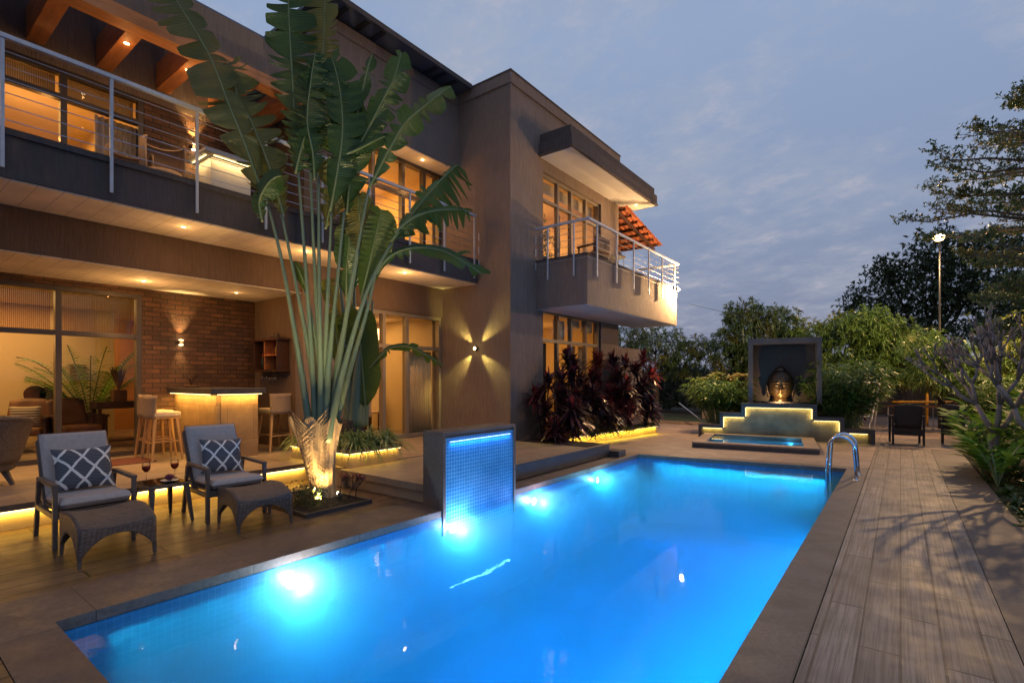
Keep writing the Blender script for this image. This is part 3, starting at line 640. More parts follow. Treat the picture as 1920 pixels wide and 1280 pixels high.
# pergola
hb('pergola_band', 'stucco', (-8.28, XM, -4, 5.06, 6.38, 6.94))
hb('fascia_beam', 'wood_y', (-8.27, XM+.012, -4, 5.06, 6.2, 6.378))
for y in (-1.5, -.73, .04, .81, 1.56, 2.33, 3.1, 3.87, 4.64):
    hb('pergola_beam', 'wood_o', (-9.54, -8.272, y, y+.19, 6.2, 6.62), bevel=.006)
hb('roof_light', 'poly', (-9.9, -8.04, -4, 5.06, 6.95, 6.97))
# tiled awning on the far side
aw = MB()
ax0, ax1, ay0, ay1, az0, az1 = -10.5, -6.35, 13.8, 16.75, 6.62, 6.02
nx_, ny_ = 56, 10
def awp(u, v):
    s = v*ny_; step = -.03*(s-math.floor(s)) if v < 1 else 0
    return (ax0+(ax1-ax0)*u, ay0+(ay1-ay0)*v, az0+(az1-az0)*v + .028*abs(math.sin(u*nx_*math.pi/2)) + step)
aw.grid(awp, nx_*4, ny_*4)
ao = aw.build('tiled_awning', 'tile_red', hs, True, solid=.02)
for k in range(7):
    v = (k+.4)/7; y = ay0+(ay1-ay0)*v; z = az0+(az1-az0)*v-.05
    MB().box(ax0+.1, ax1-.08, y, y+.05, z-.04, z+.01).build('rafter', 'wood_d', ao, off=hs['_o'])
for x in (-6.6, -7.8, -9.0): MB().bar((x, 13.8, 6.44), (x, 16.6, 5.88), .06, .09).build('rafter', 'wood_d', ao, off=hs['_o'])
# ---- rooms (thin shells behind the glass)
def room(x0, x1, y0, y1, z0, z1, wall='plaster_in', floor='terrace_tile', back=None, t=.08):
    hb('inner_wall', back or wall, (x0-t, x0, y0, y1, z0, z1))
    hb('inner_wall', wall, (x0, x1, y0-t, y0, z0, z1)); hb('inner_wall', wall, (x0, x1, y1, y1+t, z0, z1))
    hb('ceiling', wall, (x0-t, x1, y0-t, y1+t, z1, z1+.05)); hb('floor', floor, (x0-t, x1, y0-t, y1+t, z0-.05, z0))
room(-15.8, -10.52, -4, 4.9, TZ-.002, 3.04, 'plaster_in', back='plaster_or')
hb('inner_wall', 'plaster_in', (-14.1, -14.0, -3.9, 3.74, TZ, 3.03))
room(-12.6, -8.8, 5.35, 8.48, TZ-.002, 2.97, 'plaster_in')
room(-13.6, -9.78, -4, 2.93, 4.19, 6.2, 'plaster_in', back='plaster_in')
room(-12.6, -8.80, 5.75, 8.48, 4.19, 6.27, 'plaster_in')
room(-10.8, -6.82, 9.0, 13.5, TZ+.0, 3.1, 'plaster_in'); room(-10.8, -6.82, 9.0, 13.5, 4.13, 6.5, 'plaster_in')
def room_fill_area(loc, sx, sy, p, col=WARM, dn=(0, 0, -1)):  # added area fill that brightens the rooms, no fittings
    o = light('room_fill', 'AREA', loc, p, col, sx, Vector(loc)+Vector(dn), sy=sy); return o
for p_, e_ in (((-8.6, 10.2, 5.6), 60), ((-8.6, 12.2, 5.6), 60), ((-10.4, 7.4, 5.5), 60), ((-9.9, 6.4, 5.6), 40), ((-8.4, 10.6, 2.3), 35), ((-8.4, 12.2, 2.3), 35), ((-11.4, 1.8, 5.5), 45), ((-13.2, 1.0, 2.3), 30), ((-10.2, 1.9, 5.2), 12)):
    light('room_fill_point', 'POINT', p_, e_*.55, (1, .48, .13), .02)  # added point fill for ceilings and curtain, no bulbs hang here
room_fill_area((-12.4, .9, 3.0), 2.5, 4, 105, (1, .58, .20)); room_fill_area((-15.0, 3, 3.0), .8, 2, 30, (1, .52, .18))
room_fill_area((-10.6, 7, 2.94), 2, 2, 60, (1, .55, .17)); room_fill_area((-11.6, .6, 6.1), 2, 4, 100, (1, .52, .14))
room_fill_area((-10.5, 7, 6.2), 2, 2, 70, (1, .54, .15)); room_fill_area((-8.8, 11, 3.05), 2, 2, 35, (1, .54, .16)); room_fill_area((-8.8, 11.2, 6.4), 2.4, 3, 80, (1, .56, .20))
# ---- windows: frame with members as one mesh, a pane per opening
M['ribbed'] = glassy('ribbed_glass', (.62, .52, .40), 1.3, .12)
M['blind'] = pm('ribbed_blind', (.50, .36, .20), (.42, .30, .17), 5, .8)
def window(axis, c, a0, a1, z0, z1, vs, hs_, th=.07, dep=.09, mat='frame', upper='glass', name='window', skip=(), lower='glass'):
    """axis 'x': plane x=c, runs along y; members at vs (along) and hs_ (heights)"""
    fr = MB(); av = [a0+th/2]+list(vs)+[a1-th/2]; zv = [z0+th/2]+list(hs_)+[z1-th/2]
    B = (lambda m, p0, p1, q0, q1, d0, d1: m.box(c+d0, c+d1, p0, p1, q0, q1)) if axis == 'x' else (lambda m, p0, p1, q0, q1, d0, d1: m.box(p0, p1, c+d0, c+d1, q0, q1))
    for a in av: B(fr, a-th/2, a+th/2, z0, z1, -dep, 0)
    for z in zv:
        for i in range(len(av)-1): B(fr, av[i]+th/2, av[i+1]-th/2, z-th/2, z+th/2, -dep+.004, -.004)
    wo_ = fr.build(name, mat, hs)
    for i in range(len(av)-1):
        for j in range(len(zv)-1):
            if (i, j) in skip: continue
            p = MB(); B(p, av[i]+th/2-.01, av[i+1]-th/2+.01, zv[j]+th/2-.01, zv[j+1]-th/2+.01, -dep/2-.004, -dep/2+.002)
            top = j == len(zv)-2 and len(zv) > 2
            p.build('pane', upper if top else lower, wo_, off=hs['_o'])
    return wo_
w1 = window('x', XG+.02, -3.15, 3.13, TZ, 2.98, (-2.1, -1.06, -.02, 1.02, 2.05), (2.26,), .075, .12)
# ribbed blind behind the upper panes
m = MB()
for a0_, a1_ in ((.0, 1.0), (1.08, 2.0), (2.1, 3.04)):
    n_ = int((a1_-a0_)/.022)
    for k in range(n_): m.box(-10.44, -10.43, a0_+k*.022, a0_+k*.022+.018, 2.3, 2.9)
m.build('blind', glassy('ribbed_screen', (.72, .60, .44), .9, .35), hs)
w2 = window('x', XF-.03, 6.02, 8.55, TZ, 2.98, (6.89, 7.52), (2.24,), .08, .12, 'frame_tan', skip=((0, 0),))
w3 = window('x', XU+.01, -3.0, 2.93, 4.19, 5.97, (-1.2, -.15, .9, 1.96), (5.58,), .075, .11)
m = MB()
for a0_, a1_ in ((.94, 1.92), (2.0, 2.86)):
    n_ = int((a1_-a0_)/.024)
    for k in range(n_): m.box(-9.72, -9.71, a0_+k*.024, a0_+k*.024+.02, 5.62, 5.92)
m.build('blind', 'blind', hs)
w4 = window('x', XF-.01, 5.76, 8.53, 4.19, 6.29, (6.6, 7.39, 8.0), (5.55,), .08, .12)
w5 = window('x', XT-.06, 9.82, 12.66, 4.20, 6.32, (10.56, 11.2, 11.95), (5.72,), .06, .10, 'frame_tan')
w6 = window('x', XT-.06, 9.82, 12.66, .3, 3.15, (10.56, 11.2, 11.95), (2.45,), .07, .10, 'frame_tan')
# roller blinds, curtains
hb('blind', 'fabric_c', (-6.80, -6.795, 9.9, 12.6, 5.98, 6.25)); 
hb('blind', 'fabric_c', (-6.80, -6.795, 10.62, 11.15, 2.52, 3.0), (-6.80, -6.795, 11.28, 11.9, 2.88, 3.08), (-6.80, -6.795, 12.0, 12.6, 2.8, 3.08))
def curtain(y0, y1, x, z0, z1, mat, n=9, amp=.03):
    m = MB().grid(lambda u, v: (x+amp*math.sin(u*n*2*math.pi)*(1-.25*v)+.01*math.sin(u*40), y0+(y1-y0)*u, z0+(z1-z0)*v), n*8, 2)
    return m.build('curtain', mat, hs, True, solid=.004)
curtain(2.35, 2.88, -9.72, 4.2, 5.54, 'fabric_c', 7)
curtain(9.9, 10.15, -6.93, 4.2, 5.7, 'fabric_c', 4); curtain(10.9, 11.15, -6.93, 4.2, 5.7, 'fabric_c', 4); curtain(11.6, 11.9, -6.93, .35, 2.42, 'fabric_c', 4); curtain(9.95, 10.5, -6.93, .35, 2.42, 'fabric_dg', 6)
curtain(12.05, 12.55, -6.93, .35, 2.42, 'fabric_c', 5); curtain(7.6, 8.42, -8.78, .3, 2.18, 'plaster_in', 12, .015)
# ---- railings
def railing(posts, zt, zb, runs, label=None, cz=None, ends=()):
    r = MB()
    for a, b in runs:
        r.bar((*a, zt), (*b, zt), .055, .05)
    ro = r.build('railing', 'rail', hs, bevel=.006)
    for p in posts: MB().box(p[0]-.014, p[0]+.014, p[1]-.016, p[1]+.016, zb, zt-.026).build('post', 'rail', ro, off=hs['_o'])
    for z in cz:
        m = MB()
        for a, b in runs: m.tube([(*a, z), (*b, z)], .005, 6)
        m.build('cable', 'cable', ro, off=hs['_o'])
    return ro
cz1 = [4.24, 4.38, 4.52, 4.66, 4.80, 4.95]
railing([(XB+.05, 1.03+.92*k) for k in range(-3, 9)], 5.1, 3.74, [((XB+.05, -4), (XB+.05, 8.45))], cz=cz1)
railing([(-5.19, 9.86+.944*k) for k in range(6)]+[(-6.2, 9.475), (-5.54, 9.475)], 4.9, 3.74, [((-5.19, 9.475), (-5.19, 14.93)), ((-6.62, 9.475), (-5.19, 9.475)), ((-6.5, 14.93), (-5.19, 14.93))], cz=[4.1, 4.24, 4.38, 4.52, 4.66, 4.79])
# vertical cable brackets at the wall
for (x, y) in ((XB+.06, 8.53), (XT+.03, 9.47)):
    for z in (3.98, 4.28, 4.58): MB().tube([(x, y, z), (x, y, z+.17)], .011, 6).build('cable_bracket', 'rail', hs)

# ============================================================ LAMPS ON THE HOUSE
def downlight(loc, label, power, col=(1, .52, .17), ang=100, grp='small round ceiling spotlights of the villa'):
    o = thing('downlight', label, 'ceiling light', loc, 0, grp, False)
    MB().lathe([(.0, -.004), (.026, -.004), (.03, -.001)], n=16).build('bulb', 'glow_warm', o)
    MB().lathe([(.03, -.001), (.034, -.008), (.045, -.006), (.048, 0)], n=16).build('trim', 'rail', o, True)
    light('downlight_beam', 'SPOT', (loc[0], loc[1], loc[2]-.02), power, col, .03, (loc[0], loc[1], loc[2]-1), ang, .9)
    light('ceiling_fill', 'POINT', (loc[0], loc[1], loc[2]-.06), power*.012, col, .02); light('ceiling_fill', 'POINT', (loc[0], loc[1], loc[2]-.55), power*.10, col, .005)  # added points below each fitting stand in for light bounced onto the soffit
    return o
for l, lb, p in (((-9.47, 2.91, 3.085), 'small round spotlight in the veranda ceiling in front of the glass door', 150), ((-9.43, 4.3, 3.085), 'small round spotlight in the veranda ceiling above the bar counter', 40),
                 ((-7.86, 2.88, 3.64), 'small round spotlight under the balcony left of the palm', 70), ((-7.78, 4.64, 3.64), 'small round spotlight under the balcony behind the palm stems', 150),
                 ((-7.78, 6.75, 3.64), 'small round spotlight under the balcony above the garden doors', 190), ((-8.28, 6.8, 6.295), 'starry spotlight in the upper recess right above the palm leaf', 45),
                 ((-8.26, 7.67, 6.295), 'small spotlight in the upper recess nearest the tower', 45), ((-6.11, 14.0, 6.595), 'small spotlight under the far end of the roof canopy', 50),
                 ((-8.55, 2.425, 6.199), 'bright spotlight under the pergola beam nearer the left edge', 40), ((-8.56, 3.195, 6.199), 'bright spotlight under the pergola beam next to the palm leaf', 40)):
    downlight(l, lb, p)
for y in (1.4, -.2): light('downlight_beam', 'SPOT', (-9.45, y, 3.06), 150, (1, .52, .17), .03, (-9.45, y, 0), 95, .9)
# up and down wall lamps
def uplamp(loc, label, power, cat='wall lamp'):
    o = thing('wall_lamp', label, cat, loc, 0, None, False)
    MB().box(.0, .07, -.035, .035, -.04, .04).build('body', 'frame', o, bevel=.004)
    MB().box(.012, .06, -.026, .026, .0405, .046).box(.012, .06, -.026, .026, -.046, -.0405).build('lens', 'glow_warm', o)
    for s in (1, -1): light('wall_lamp_beam', 'SPOT', (loc[0]+.09, loc[1], loc[2]+s*.06), power*(4 if s > 0 else 1.2), (1, .62, .22), .015, (loc[0]+.02, loc[1], loc[2]+s*.6), 64, 1.0)
    light('wall_lamp_spill', 'POINT', (loc[0]+.1, loc[1], loc[2]), power*.06, (1, .6, .2), .03)
uplamp((XG, 3.72, 2.2), 'small up-and-down lamp on the brick wall of the veranda', 14)
uplamp((XU, 3.64, 5.46), 'small up-and-down lamp on the upstairs brick wall', 26)
xl = thing('wall_lamp', 'four-beam wall lamp throwing a yellow cross on the tower wall', 'wall lamp', (-7.48, 8.57, 2.22), 0, None, False)
MB().obox((0, -.04, 0), (.075, .07, .075), Matrix.Rotation(R(45), 3, 'Y')).build('body', 'frame', xl, bevel=.004)
m = MB(); m.obox((0, -.078, 0), (.05, .006, .05), Matrix.Rotation(R(45), 3, 'Y')); m.build('lens', 'glow_warm', xl)
for sx in (-1, 1):
    for sz in (-1, 1):
        light('cross_beam', 'SPOT', (-7.48+sx*.05, 8.50, 2.22+sz*.05), 70, (1, .80, .20), .006, (-7.48+sx*.62, 8.55, 2.22+sz*.62), 46, 1.0)
light('cross_fill', 'POINT', (-7.48, 8.46, 2.22), 1.0, (1, .8, .3), .04)
# flood lamp at the balcony corner
fl = thing('flood_lamp', 'dazzling flood lamp at the far corner of the right balcony', 'flood lamp', (-5.17, 14.7, 4.14), 0, None, False)
MB().box(-.03, .05, -.06, .06, -.05, .05).build('housing', 'frame', fl, bevel=.006)
MB().lathe([(0, .058), (.03, .05), (.045, .03), (.05, 0)], (.04, 0, -.03), 16).build('bulb', 'glow_white', fl, True)
MB().bar((-.05, 0, .02), (0, 0, .02), .02).build('bracket', 'frame', fl)
light('flood', 'POINT', (-5.02, 14.72, 4.08), 850, LAMP, .03)

# ============================================================ VERANDA: bar, stools, rack
bc = thing('bar_counter', 'stone-clad bar counter with dark top and gold light under it', 'bar counter', (-9.4, 3.95, TZ))
M['bar_tile'] = bricks('bar_cladding', 'XZY', .42, .56, .004, (.42, .28, .15), (.33, .21, .11), (.15, .09, .05), .45, bstr=.4, grain=((2, 2, 2), .6, (.20, .12, .06)))
M['bar_tile2'] = bricks('bar_cladding_side', 'YZX', .42, .56, .004, (.42, .28, .15), (.33, .21, .11), (.15, .09, .05), .45, bstr=.4, grain=((2, 2, 2), .6, (.20, .12, .06)))
MB().box(-10.28, -8.61, 3.62, 3.68, TZ, 1.31).build('front_panel', 'bar_tile', bc)
MB().box(-8.66, -8.60, 3.681, 4.27, TZ, 1.31).build('side_panel', 'bar_tile2', bc)
MB().box(-10.28, -8.5, 3.50, 4.36, 1.31, 1.40).build('top', 'granite_dark', bc, bevel=.006)
MB().box(-10.27, -8.67, 3.70, 4.2, .9, .93).build('shelf', 'wood_d', bc)
led((-10.2, 3.53, 1.30), (-8.62, 3.53, 1.30), (0, .12, -1), 9, (1, .56, .12), parent=bc, name='light_strip'); led((-8.53, 3.60, 1.30), (-8.53, 4.30, 1.30), (-.12, 0, -1), 9, (1, .56, .12), parent=bc, name='light_strip')
def stool():
    o = thing('bar_stool', 'x', 'bar stool', (0, 0, 0), 0, 'taupe bar stools at the counter', False)
    m = MB(); m.grid(lambda u, v: ((u-.5)*.40, -.17-.05*math.cos((u-.5)*math.pi)+(.02*v), .66+.36*v), 10, 6); m.build('backrest', 'fabric_st', o, True, solid=.05)
    MB().box(-.20, .20, -.19, .20, .68, .76).build('seat', 'fabric_c', o, bevel=.02)
    MB().box(-.19, .19, -.18, .19, .655, .679).build('seat_frame', 'wood_l', o)
    for sx in (-1, 1):
        for sy in (-1, 1): MB().bar((sx*.16, sy*.15, .655), (sx*.23, sy*.21, 0), .042, .042, .026, .026).build('leg', 'wood_l', o)
    m = MB()
    for sy in (-1, 1): m.bar((-.19, sy*.18, .28), (.19, sy*.18, .28), .02)
    for sx in (-1, 1): m.bar((sx*.195, -.17, .30), (sx*.195, .17, .30), .02)
    m.build('footrest', 'wood_l', o); return o
s0 = stool(); s0.location = (-9.38, 3.13, TZ); s0['label'] = 'taupe bar stool with oak legs nearer the pool, its cream seat in view'
dup(s0, (-9.86, 3.20, TZ), R(4), 'taupe bar stool closest to the glass door, partly hidden by its neighbour'); dup(s0, (-8.93, 4.74, TZ), R(95), 'taupe bar stool behind the counter against the tan wall')
rk = thing('wine_rack', 'dark carved wooden wall rack with hanging wine glasses', 'wall rack', (-9.45, 5.05, 1.7))
m = MB(); m.box(-9.90, -9.86, 4.82, 5.045, 1.72, 2.26); m.box(-9.04, -9.0, 4.82, 5.045, 1.72, 2.26); m.box(-9.94, -8.96, 4.80, 5.045, 2.26, 2.30); m.box(-9.94, -8.96, 4.80, 5.045, 1.68, 1.72)
m.build('case', 'wood_d', rk, bevel=.004)
m = MB()
for k in range(14): m.lathe([(.028, 0), (.02, .03), (.03, .05), (0, .10+.02*math.sin(k*2.1))], (-9.75+.045*k, 4.92, 2.30), 8)
m.build('carved_crest', 'wood_d', rk, True)
MB().box(-9.86, -9.04, 5.02, 5.04, 1.72, 2.26).build('back', 'wood_d', rk)
MB().box(-9.52, -9.5, 4.84, 5.02, 1.72, 2.26).box(-9.5, -9.04, 4.84, 5.02, 1.98, 2.0).build('shelf', 'wood_o', rk)
def bottle(x, y, z, h, mat, label):
    o = thing('bottle', label, 'bottle', (x, y, z), 0, 'bottles in the wine rack', False)
    MB().lathe([(0, 0), (.032, 0), (.034, h*.55), (.014, h*.72), (.013, h), (0, h)], n=12).build('bottle_body', mat, o, True); MB().lathe([(.0145, h*.86), (.016, h*.9), (.0145, h+.004), (0, h+.005)], n=10).build('cap', 'redp', o)
M['dglass'] = pm('dark_bottle_glass', (.02, .03, .02), None, 5, .08)
bottle(-9.72, 4.92, 1.721, .30, 'dglass', 'dark bottle on the left side of the wine rack'); bottle(-9.60, 4.92, 1.721, .26, 'dglass', 'shorter dark bottle beside the divider of the wine rack'); bottle(-9.2, 4.92, 2.001, .22, pm('amber_bottle', (.45, .25, .08), None, 5, .15), 'amber bottle on the small shelf of the wine rack')
gg = glassy('stemware', (.93, .93, .93), 2.2, .02)
g0 = tag(MB().lathe([(.03, 0), (.005, -.012), (.004, -.07), (.02, -.085), (.036, -.12), (.033, -.165)], n=14).build('hanging_glass', gg, smooth=True), 'stemmed glass hanging upside down under the wine rack', 'wine glass', 'row of glasses under the wine rack')
g0.location = (-9.72, 4.92, 1.68)
for k in range(1, 6): c = g0.copy(); C.objects.link(c); c.location = (-9.72+.1*k, 4.92, 1.68)
# little ornament on the bar top
o = thing('bar_ornament', 'small dark ornament with flower stems on the bar top', 'ornament', (-9.9, 3.75, 1.40), 0, None, False)
MB().lathe([(0, 0), (.12, .002), (.13, .02), (.12, .03), (0, .03)], n=18, sx=1.3).build('tray', 'wood_d', o, True)
m = MB()
for k in range(9):
    a = k*.7; m.tube([(0, 0, .03), (.03*math.cos(a), .03*math.sin(a), .12), (.07*math.cos(a), .07*math.sin(a), .19+.03*math.sin(k*3))], [.006, .004, .012], 6)
m.build('stems', 'wood_d', o)
mt = MB().prism([(-9.9, 2.2), (-9.2, 2.2), (-9.2, 3.0), (-9.9, 3.0)], TZ, TZ+.012); tag(mt.build('door_mat', pm('maroon_mat', (.16, .05, .035), (.11, .035, .025), 10, .95, 90, .5)), 'dark red door mat lying in front of the glass door', 'door mat')
rg = MB().prism([(-13.6, -.5), (-10.9, -.5), (-10.9, 2.1), (-13.6, 2.1)], TZ, TZ+.012); tag(rg.build('rug', pm('woven_rug', (.30, .22, .13), (.18, .13, .08), 5, .95, 60, .4)), 'large woven rug on the living room floor', 'rug')

# ============================================================ LIVING ROOM behind the glass
def armchair(loc, rz, label, sc=1, pillow=True):
    o = thing('armchair', label, 'armchair', loc, rz, None, False)
    MB().box(-.31, .31, -.30, .30, .30, .44).build('seat', 'leather', o, bevel=.04)
    m = MB().grid(lambda u, v: ((u-.5)*.62*(1-.12*v), .26+.14*v-.10*(abs(u-.5)*2)**2*-1*0, .40+.52*v-.05*(abs(u-.5)*2)**3*v), 10, 8); m.build('backrest', 'leather', o, True, solid=.09)
    for sx in (-1, 1):
        m = MB().bar((sx*.36, -.34, .60), (sx*.36, .34, .62), .07, .04); m.build('armrest', 'wood_d', o, bevel=.006)
        MB().box(sx*.36-.02, sx*.36+.02, -.30, .30, .22, .58).build('side_panel', 'wood_d', o)
        for y in (-.28, .28): MB().bar((sx*.33, y, .30), (sx*.35, y*1.15, 0), .05, .05, .03, .03).build('leg', 'wood_d', o)
    return o
a1 = armchair((-12.15, 1.95, TZ), R(65), 'brown leather armchair with dark wood sides behind the glass, right of the mullion')
armchair((-12.0, 2.62, TZ), R(100), 'fringed high-backed armchair behind the glass next to the palm')
armchair((-12.2, .75, TZ), R(20), 'dark wood armchair left of the door mullion in the living room')
c = thing('cushion', 'cream and brown striped cushion on the leather armchair', 'cushion', (-12.15, 1.98, TZ+.62), R(65), None, False)
m = MB().grid(lambda u, v: ((u-.5)*.42, -.02+.0, (v-.5)*.36), 6, 6); 
def pil(w, h, t, n=14):
    def f(u, v, s):
        a, b = (u-.5)*2, (v-.5)*2
        k = (1-abs(a)**2.6)*(1-abs(b)**2.6); pin = 1-.07*(abs(a)*abs(b))**0*0
        ex = 1+.06*(abs(a*b))**3
        return (a*w/2*ex*(1-.05*(1-abs(b)**2)), s*t/2*max(0, k)**.42, b*h/2*ex*(1-.05*(1-abs(a)**2)))
    m = MB(); m.grid(lambda u, v: f(u, v, -1), n, n); m.grid(lambda u, v: f(1-u, v, 1), n, n); return m
M['stripe'] = bricks('striped_fabric', 'XZY', 9, .045, .012, (.78, .66, .46), (.72, .6, .42), (.12, .07, .04), .9, 0, bstr=.1)
pil(.42, .36, .14).build('cushion_cover', 'stripe', c, True)
ht = thing('high_table', 'tall dark console table with turned-out legs behind the glass', 'table', (-12.0, 3.3, TZ), 0, None, False)
MB().box(-.22, .22, -.42, .42, .72, .85).build('top', 'wood_d', ht, bevel=.008)
for x in (-.18, .18):
    for y in (-.36, .36): MB().bar((x, y, .72), (x, y, 0), .05).build('leg', 'wood_d', ht)
MB().box(-.2, .2, -.36, .36, .10, .13).build('lower_rail', 'wood_d', ht)
vb = thing('vase', 'small square vase of dried pampas grass on the tall console table', 'vase', (-12.0, 3.28, TZ+.85), 0, None, False)
MB().box(-.09, .09, -.11, .11, 0, .22).build('vase_body', 'leather', vb, bevel=.01)
m = MB()
for k in range(26):
    a = random.random()*6.28; r_ = .05+.10*random.random(); m.tube([(0, 0, .2), (r_*.5*math.cos(a), r_*.5*math.sin(a), .42), (r_*math.cos(a), r_*math.sin(a), .60+.1*random.random())], [.004, .016, .003], 5)
m.build('pampas', pm('pampas', (.30, .16, .08), (.22, .11, .05), 9, .9), vb)
pc = thing('picture', 'small gold-toned framed picture on the cream wall behind the palm', 'picture', (-13.99, 3.1, 1.66), 0, None, False)
MB().box(0, .02, -.13, .13, -.2, .2).build('frame', pm('brass', (.5, .33, .10), None, 5, .4, metal=.4), pc)
m = MB()
for k, z in enumerate((.10, .03, -.06, -.13)): m.box(.021, .024, -.10, .10, z, z+.045)
m.build('picture_panel', pm('dark_print', (.14, .09, .03), (.28, .19, .07), 24, .7), pc)
cn = thing('console_table', 'low carved wooden console under the two round ornaments', 'console table', (-13.0, 2.2, TZ), 0, None, False)
MB().box(-.2, .2, -.75, .75, .50, .55).build('top', 'wood_d', cn)
for y in (-.65, .65):
    for x in (-.15, .15): MB().bar((x, y, .5), (x, y, 0), .05).build('leg', 'wood_d', cn)
MB().box(-.12, .12, -.28, .42, .60, .63).build('riser_shelf', 'wood_o', cn); MB().bar((0, -.2, .55), (0, -.1, .6), .03).bar((0, .34, .55), (0, .24, .6), .03).build('foot', 'wood_o', cn)
for dy, lb, mt_ in ((0.05, 'plain brown round ornament on a thin stand, left of the pair', 'leather'), (.27, 'pierced gold round ornament on a thin stand, right of the pair', pm('pierced_brass', (.85, .62, .28), (.16, .10, .04), 60, .5, metal=.3))):
    o = thing('round_ornament', lb, 'ornament', (-13.0, 2.2+dy, TZ+.63), 0, None, False)
    m = MB(); m.lathe([(0, 0), (.16, 0), (.165, .01), (.16, .02), (0, .02)], n=28); m.v = [(p[2], p[0], p[1]+.36) for p in m.v]; m.build('disc', mt_, o)
    MB().tube([(.01, 0, 0), (.01, 0, .22)], .006, 6).lathe([(0, .012), (.05, .01), (.055, 0)], n=12).build('stand', 'wood_d', o)
st = thing('side_chair', 'round-backed dark chair far left in the living room', 'chair', (-12.9, 1.35, TZ), R(30), None, False)
MB().lathe([(.24, .42), (.26, .5), (.26, .72)], n=16, ang=math.pi, a0=0).build('backrest', 'leather', st, True, solid=.04)
MB().lathe([(0, .46), (.22, .46), (.24, .42), (.22, .38), (0, .38)], n=20).build('seat', 'leather', st, True)
for k in range(4):
    a = k*math.pi/2+.78; MB().bar((.16*math.cos(a), .16*math.sin(a), .4), (.2*math.cos(a), .2*math.sin(a), 0), .035).build('leg', 'wood_d', st)
# dining room behind the garden doors
cb = thing('glass_cabinet', 'dark wooden display cabinet with small lit panes behind the garden doors', 'cabinet', (-12.3, 8.0, TZ), 0, None, False)
MB().box(-.25, .2, -.55, .55, 0, 2.1).build('case', 'wood_d', cb)
m = MB()
for i in range(3):
    for j in range(4): m.box(.201, .207, -.42+.3*i, -.20+.3*i, .75+.32*j, .98+.32*j)
m.build('pane', pm('lit_cabinet_pane', (.5, .25, .08), (.15, .08, .04), 12, .2, emit=(1, .5, .15), est=.25), cb)
dt = thing('dining_table', 'dining table with cream chairs behind the garden doors', 'table', (-10.6, 6.9, TZ), 0, None, False)
MB().box(-.5, .5, -.8, .8, .71, .75).build('top', 'wood_d', dt, bevel=.006)
for x in (-.42, .42):
    for y in (-.7, .7): MB().bar((x, y, .71), (x, y, 0), .06).build('leg', 'wood_d', dt)
def dchair(loc, rz, lb):
    o = thing('dining_chair', lb, 'chair', loc, rz, None, False)
    MB().box(-.22, .22, -.22, .22, .42, .48).build('seat', 'fabric_c', o, bevel=.02); MB().box(-.2, .2, .19, .23, .48, 1.02).build('backrest', 'fabric_c', o, bevel=.015)
    for x in (-.19, .19):
        for y in (-.19, .2): MB().bar((x, y, .42), (x, y, 0), .035).build('leg', 'wood_d', o)
dchair((-9.75, 7.1, TZ), R(-90), 'cream upholstered dining chair nearest the open garden door'); dchair((-10.6, 8.0, TZ), R(0), 'cream upholstered dining chair at the far end of the table')
pn = thing('pendant_lamp', 'round glass pendant lamp hanging inside the garden doors', 'pendant lamp', (-10.0, 7.9, 2.62), 0, None, False)
MB().lathe([(0, -.14), (.08, -.12), (.13, -.05), (.14, 0), (.13, .05), (.08, .12), (0, .14)], n=20).build('globe', emis('globe_glow', (1, .66, .3), 4), pn, True); MB().tube([(0, 0, .14), (0, 0, .34)], .005, 6).build('cord', 'black', pn)
tv = thing('planter_pot', 'dark pot with palm beside the garden doors', 'plant', (-9.1, 8.2, TZ), 0, None, False)
MB().lathe([(0, 0), (.16, 0), (.21, .42), (.19, .42), (.18, .36), (0, .36)], n=20).build('pot', 'granite_dark', tv, True)

# upstairs terrace: small bar and chairs
ub = thing('upper_bar', 'upstairs lit bar table with white top glowing from below', 'bar table', (-8.75, 3.75, 4.18))
MB().box(-9.1, -8.35, 3.35, 4.2, 5.0, 5.05).build('top', 'soffit_w', ub, bevel=.005)
MB().box(-9.0, -8.5, 3.5, 3.56, 4.18, 4.99).box(-8.56, -8.5, 3.56, 4.1, 4.18, 4.99).build('base', 'soffit_w', ub)
led((-9.0, 3.42, 4.985), (-8.5, 3.42, 4.985), (0, .3, -1), 3.5, (1, .62, .22), parent=ub, name='light_strip'); led((-8.42, 3.5, 4.985), (-8.42, 4.1, 4.985), (-.3, 0, -1), 3.5, (1, .62, .22), parent=ub, name='light_strip')
for i, (x, y, lb) in enumerate(((-8.9, 2.98, 'round tub chair upstairs behind the railing post'), (-9.2, 2.65, 'lower tub chair upstairs half hidden by its neighbour'))):
    o = thing('tub_chair', lb, 'chair', (x, y, 4.18), R(90), None, False)
    MB().lathe([(.25, .35), (.28, .5), (.285, .92-.16*i), (.26, .93-.16*i)], n=18, ang=math.pi*1.3, a0=-.5).build('backrest', 'fabric_st', o, True, solid=.03)
    MB().lathe([(0, .48), (.25, .48), (.27, .42), (.25, .35), (0, .35)], n=18).build('seat', 'fabric_st', o, True)
    for k in range(4):
        a = k*math.pi/2+.78; MB().bar((.16*math.cos(a), .16*math.sin(a), .36), (.2*math.cos(a), .2*math.sin(a), 0), .03).build('leg', 'wood_d', o)
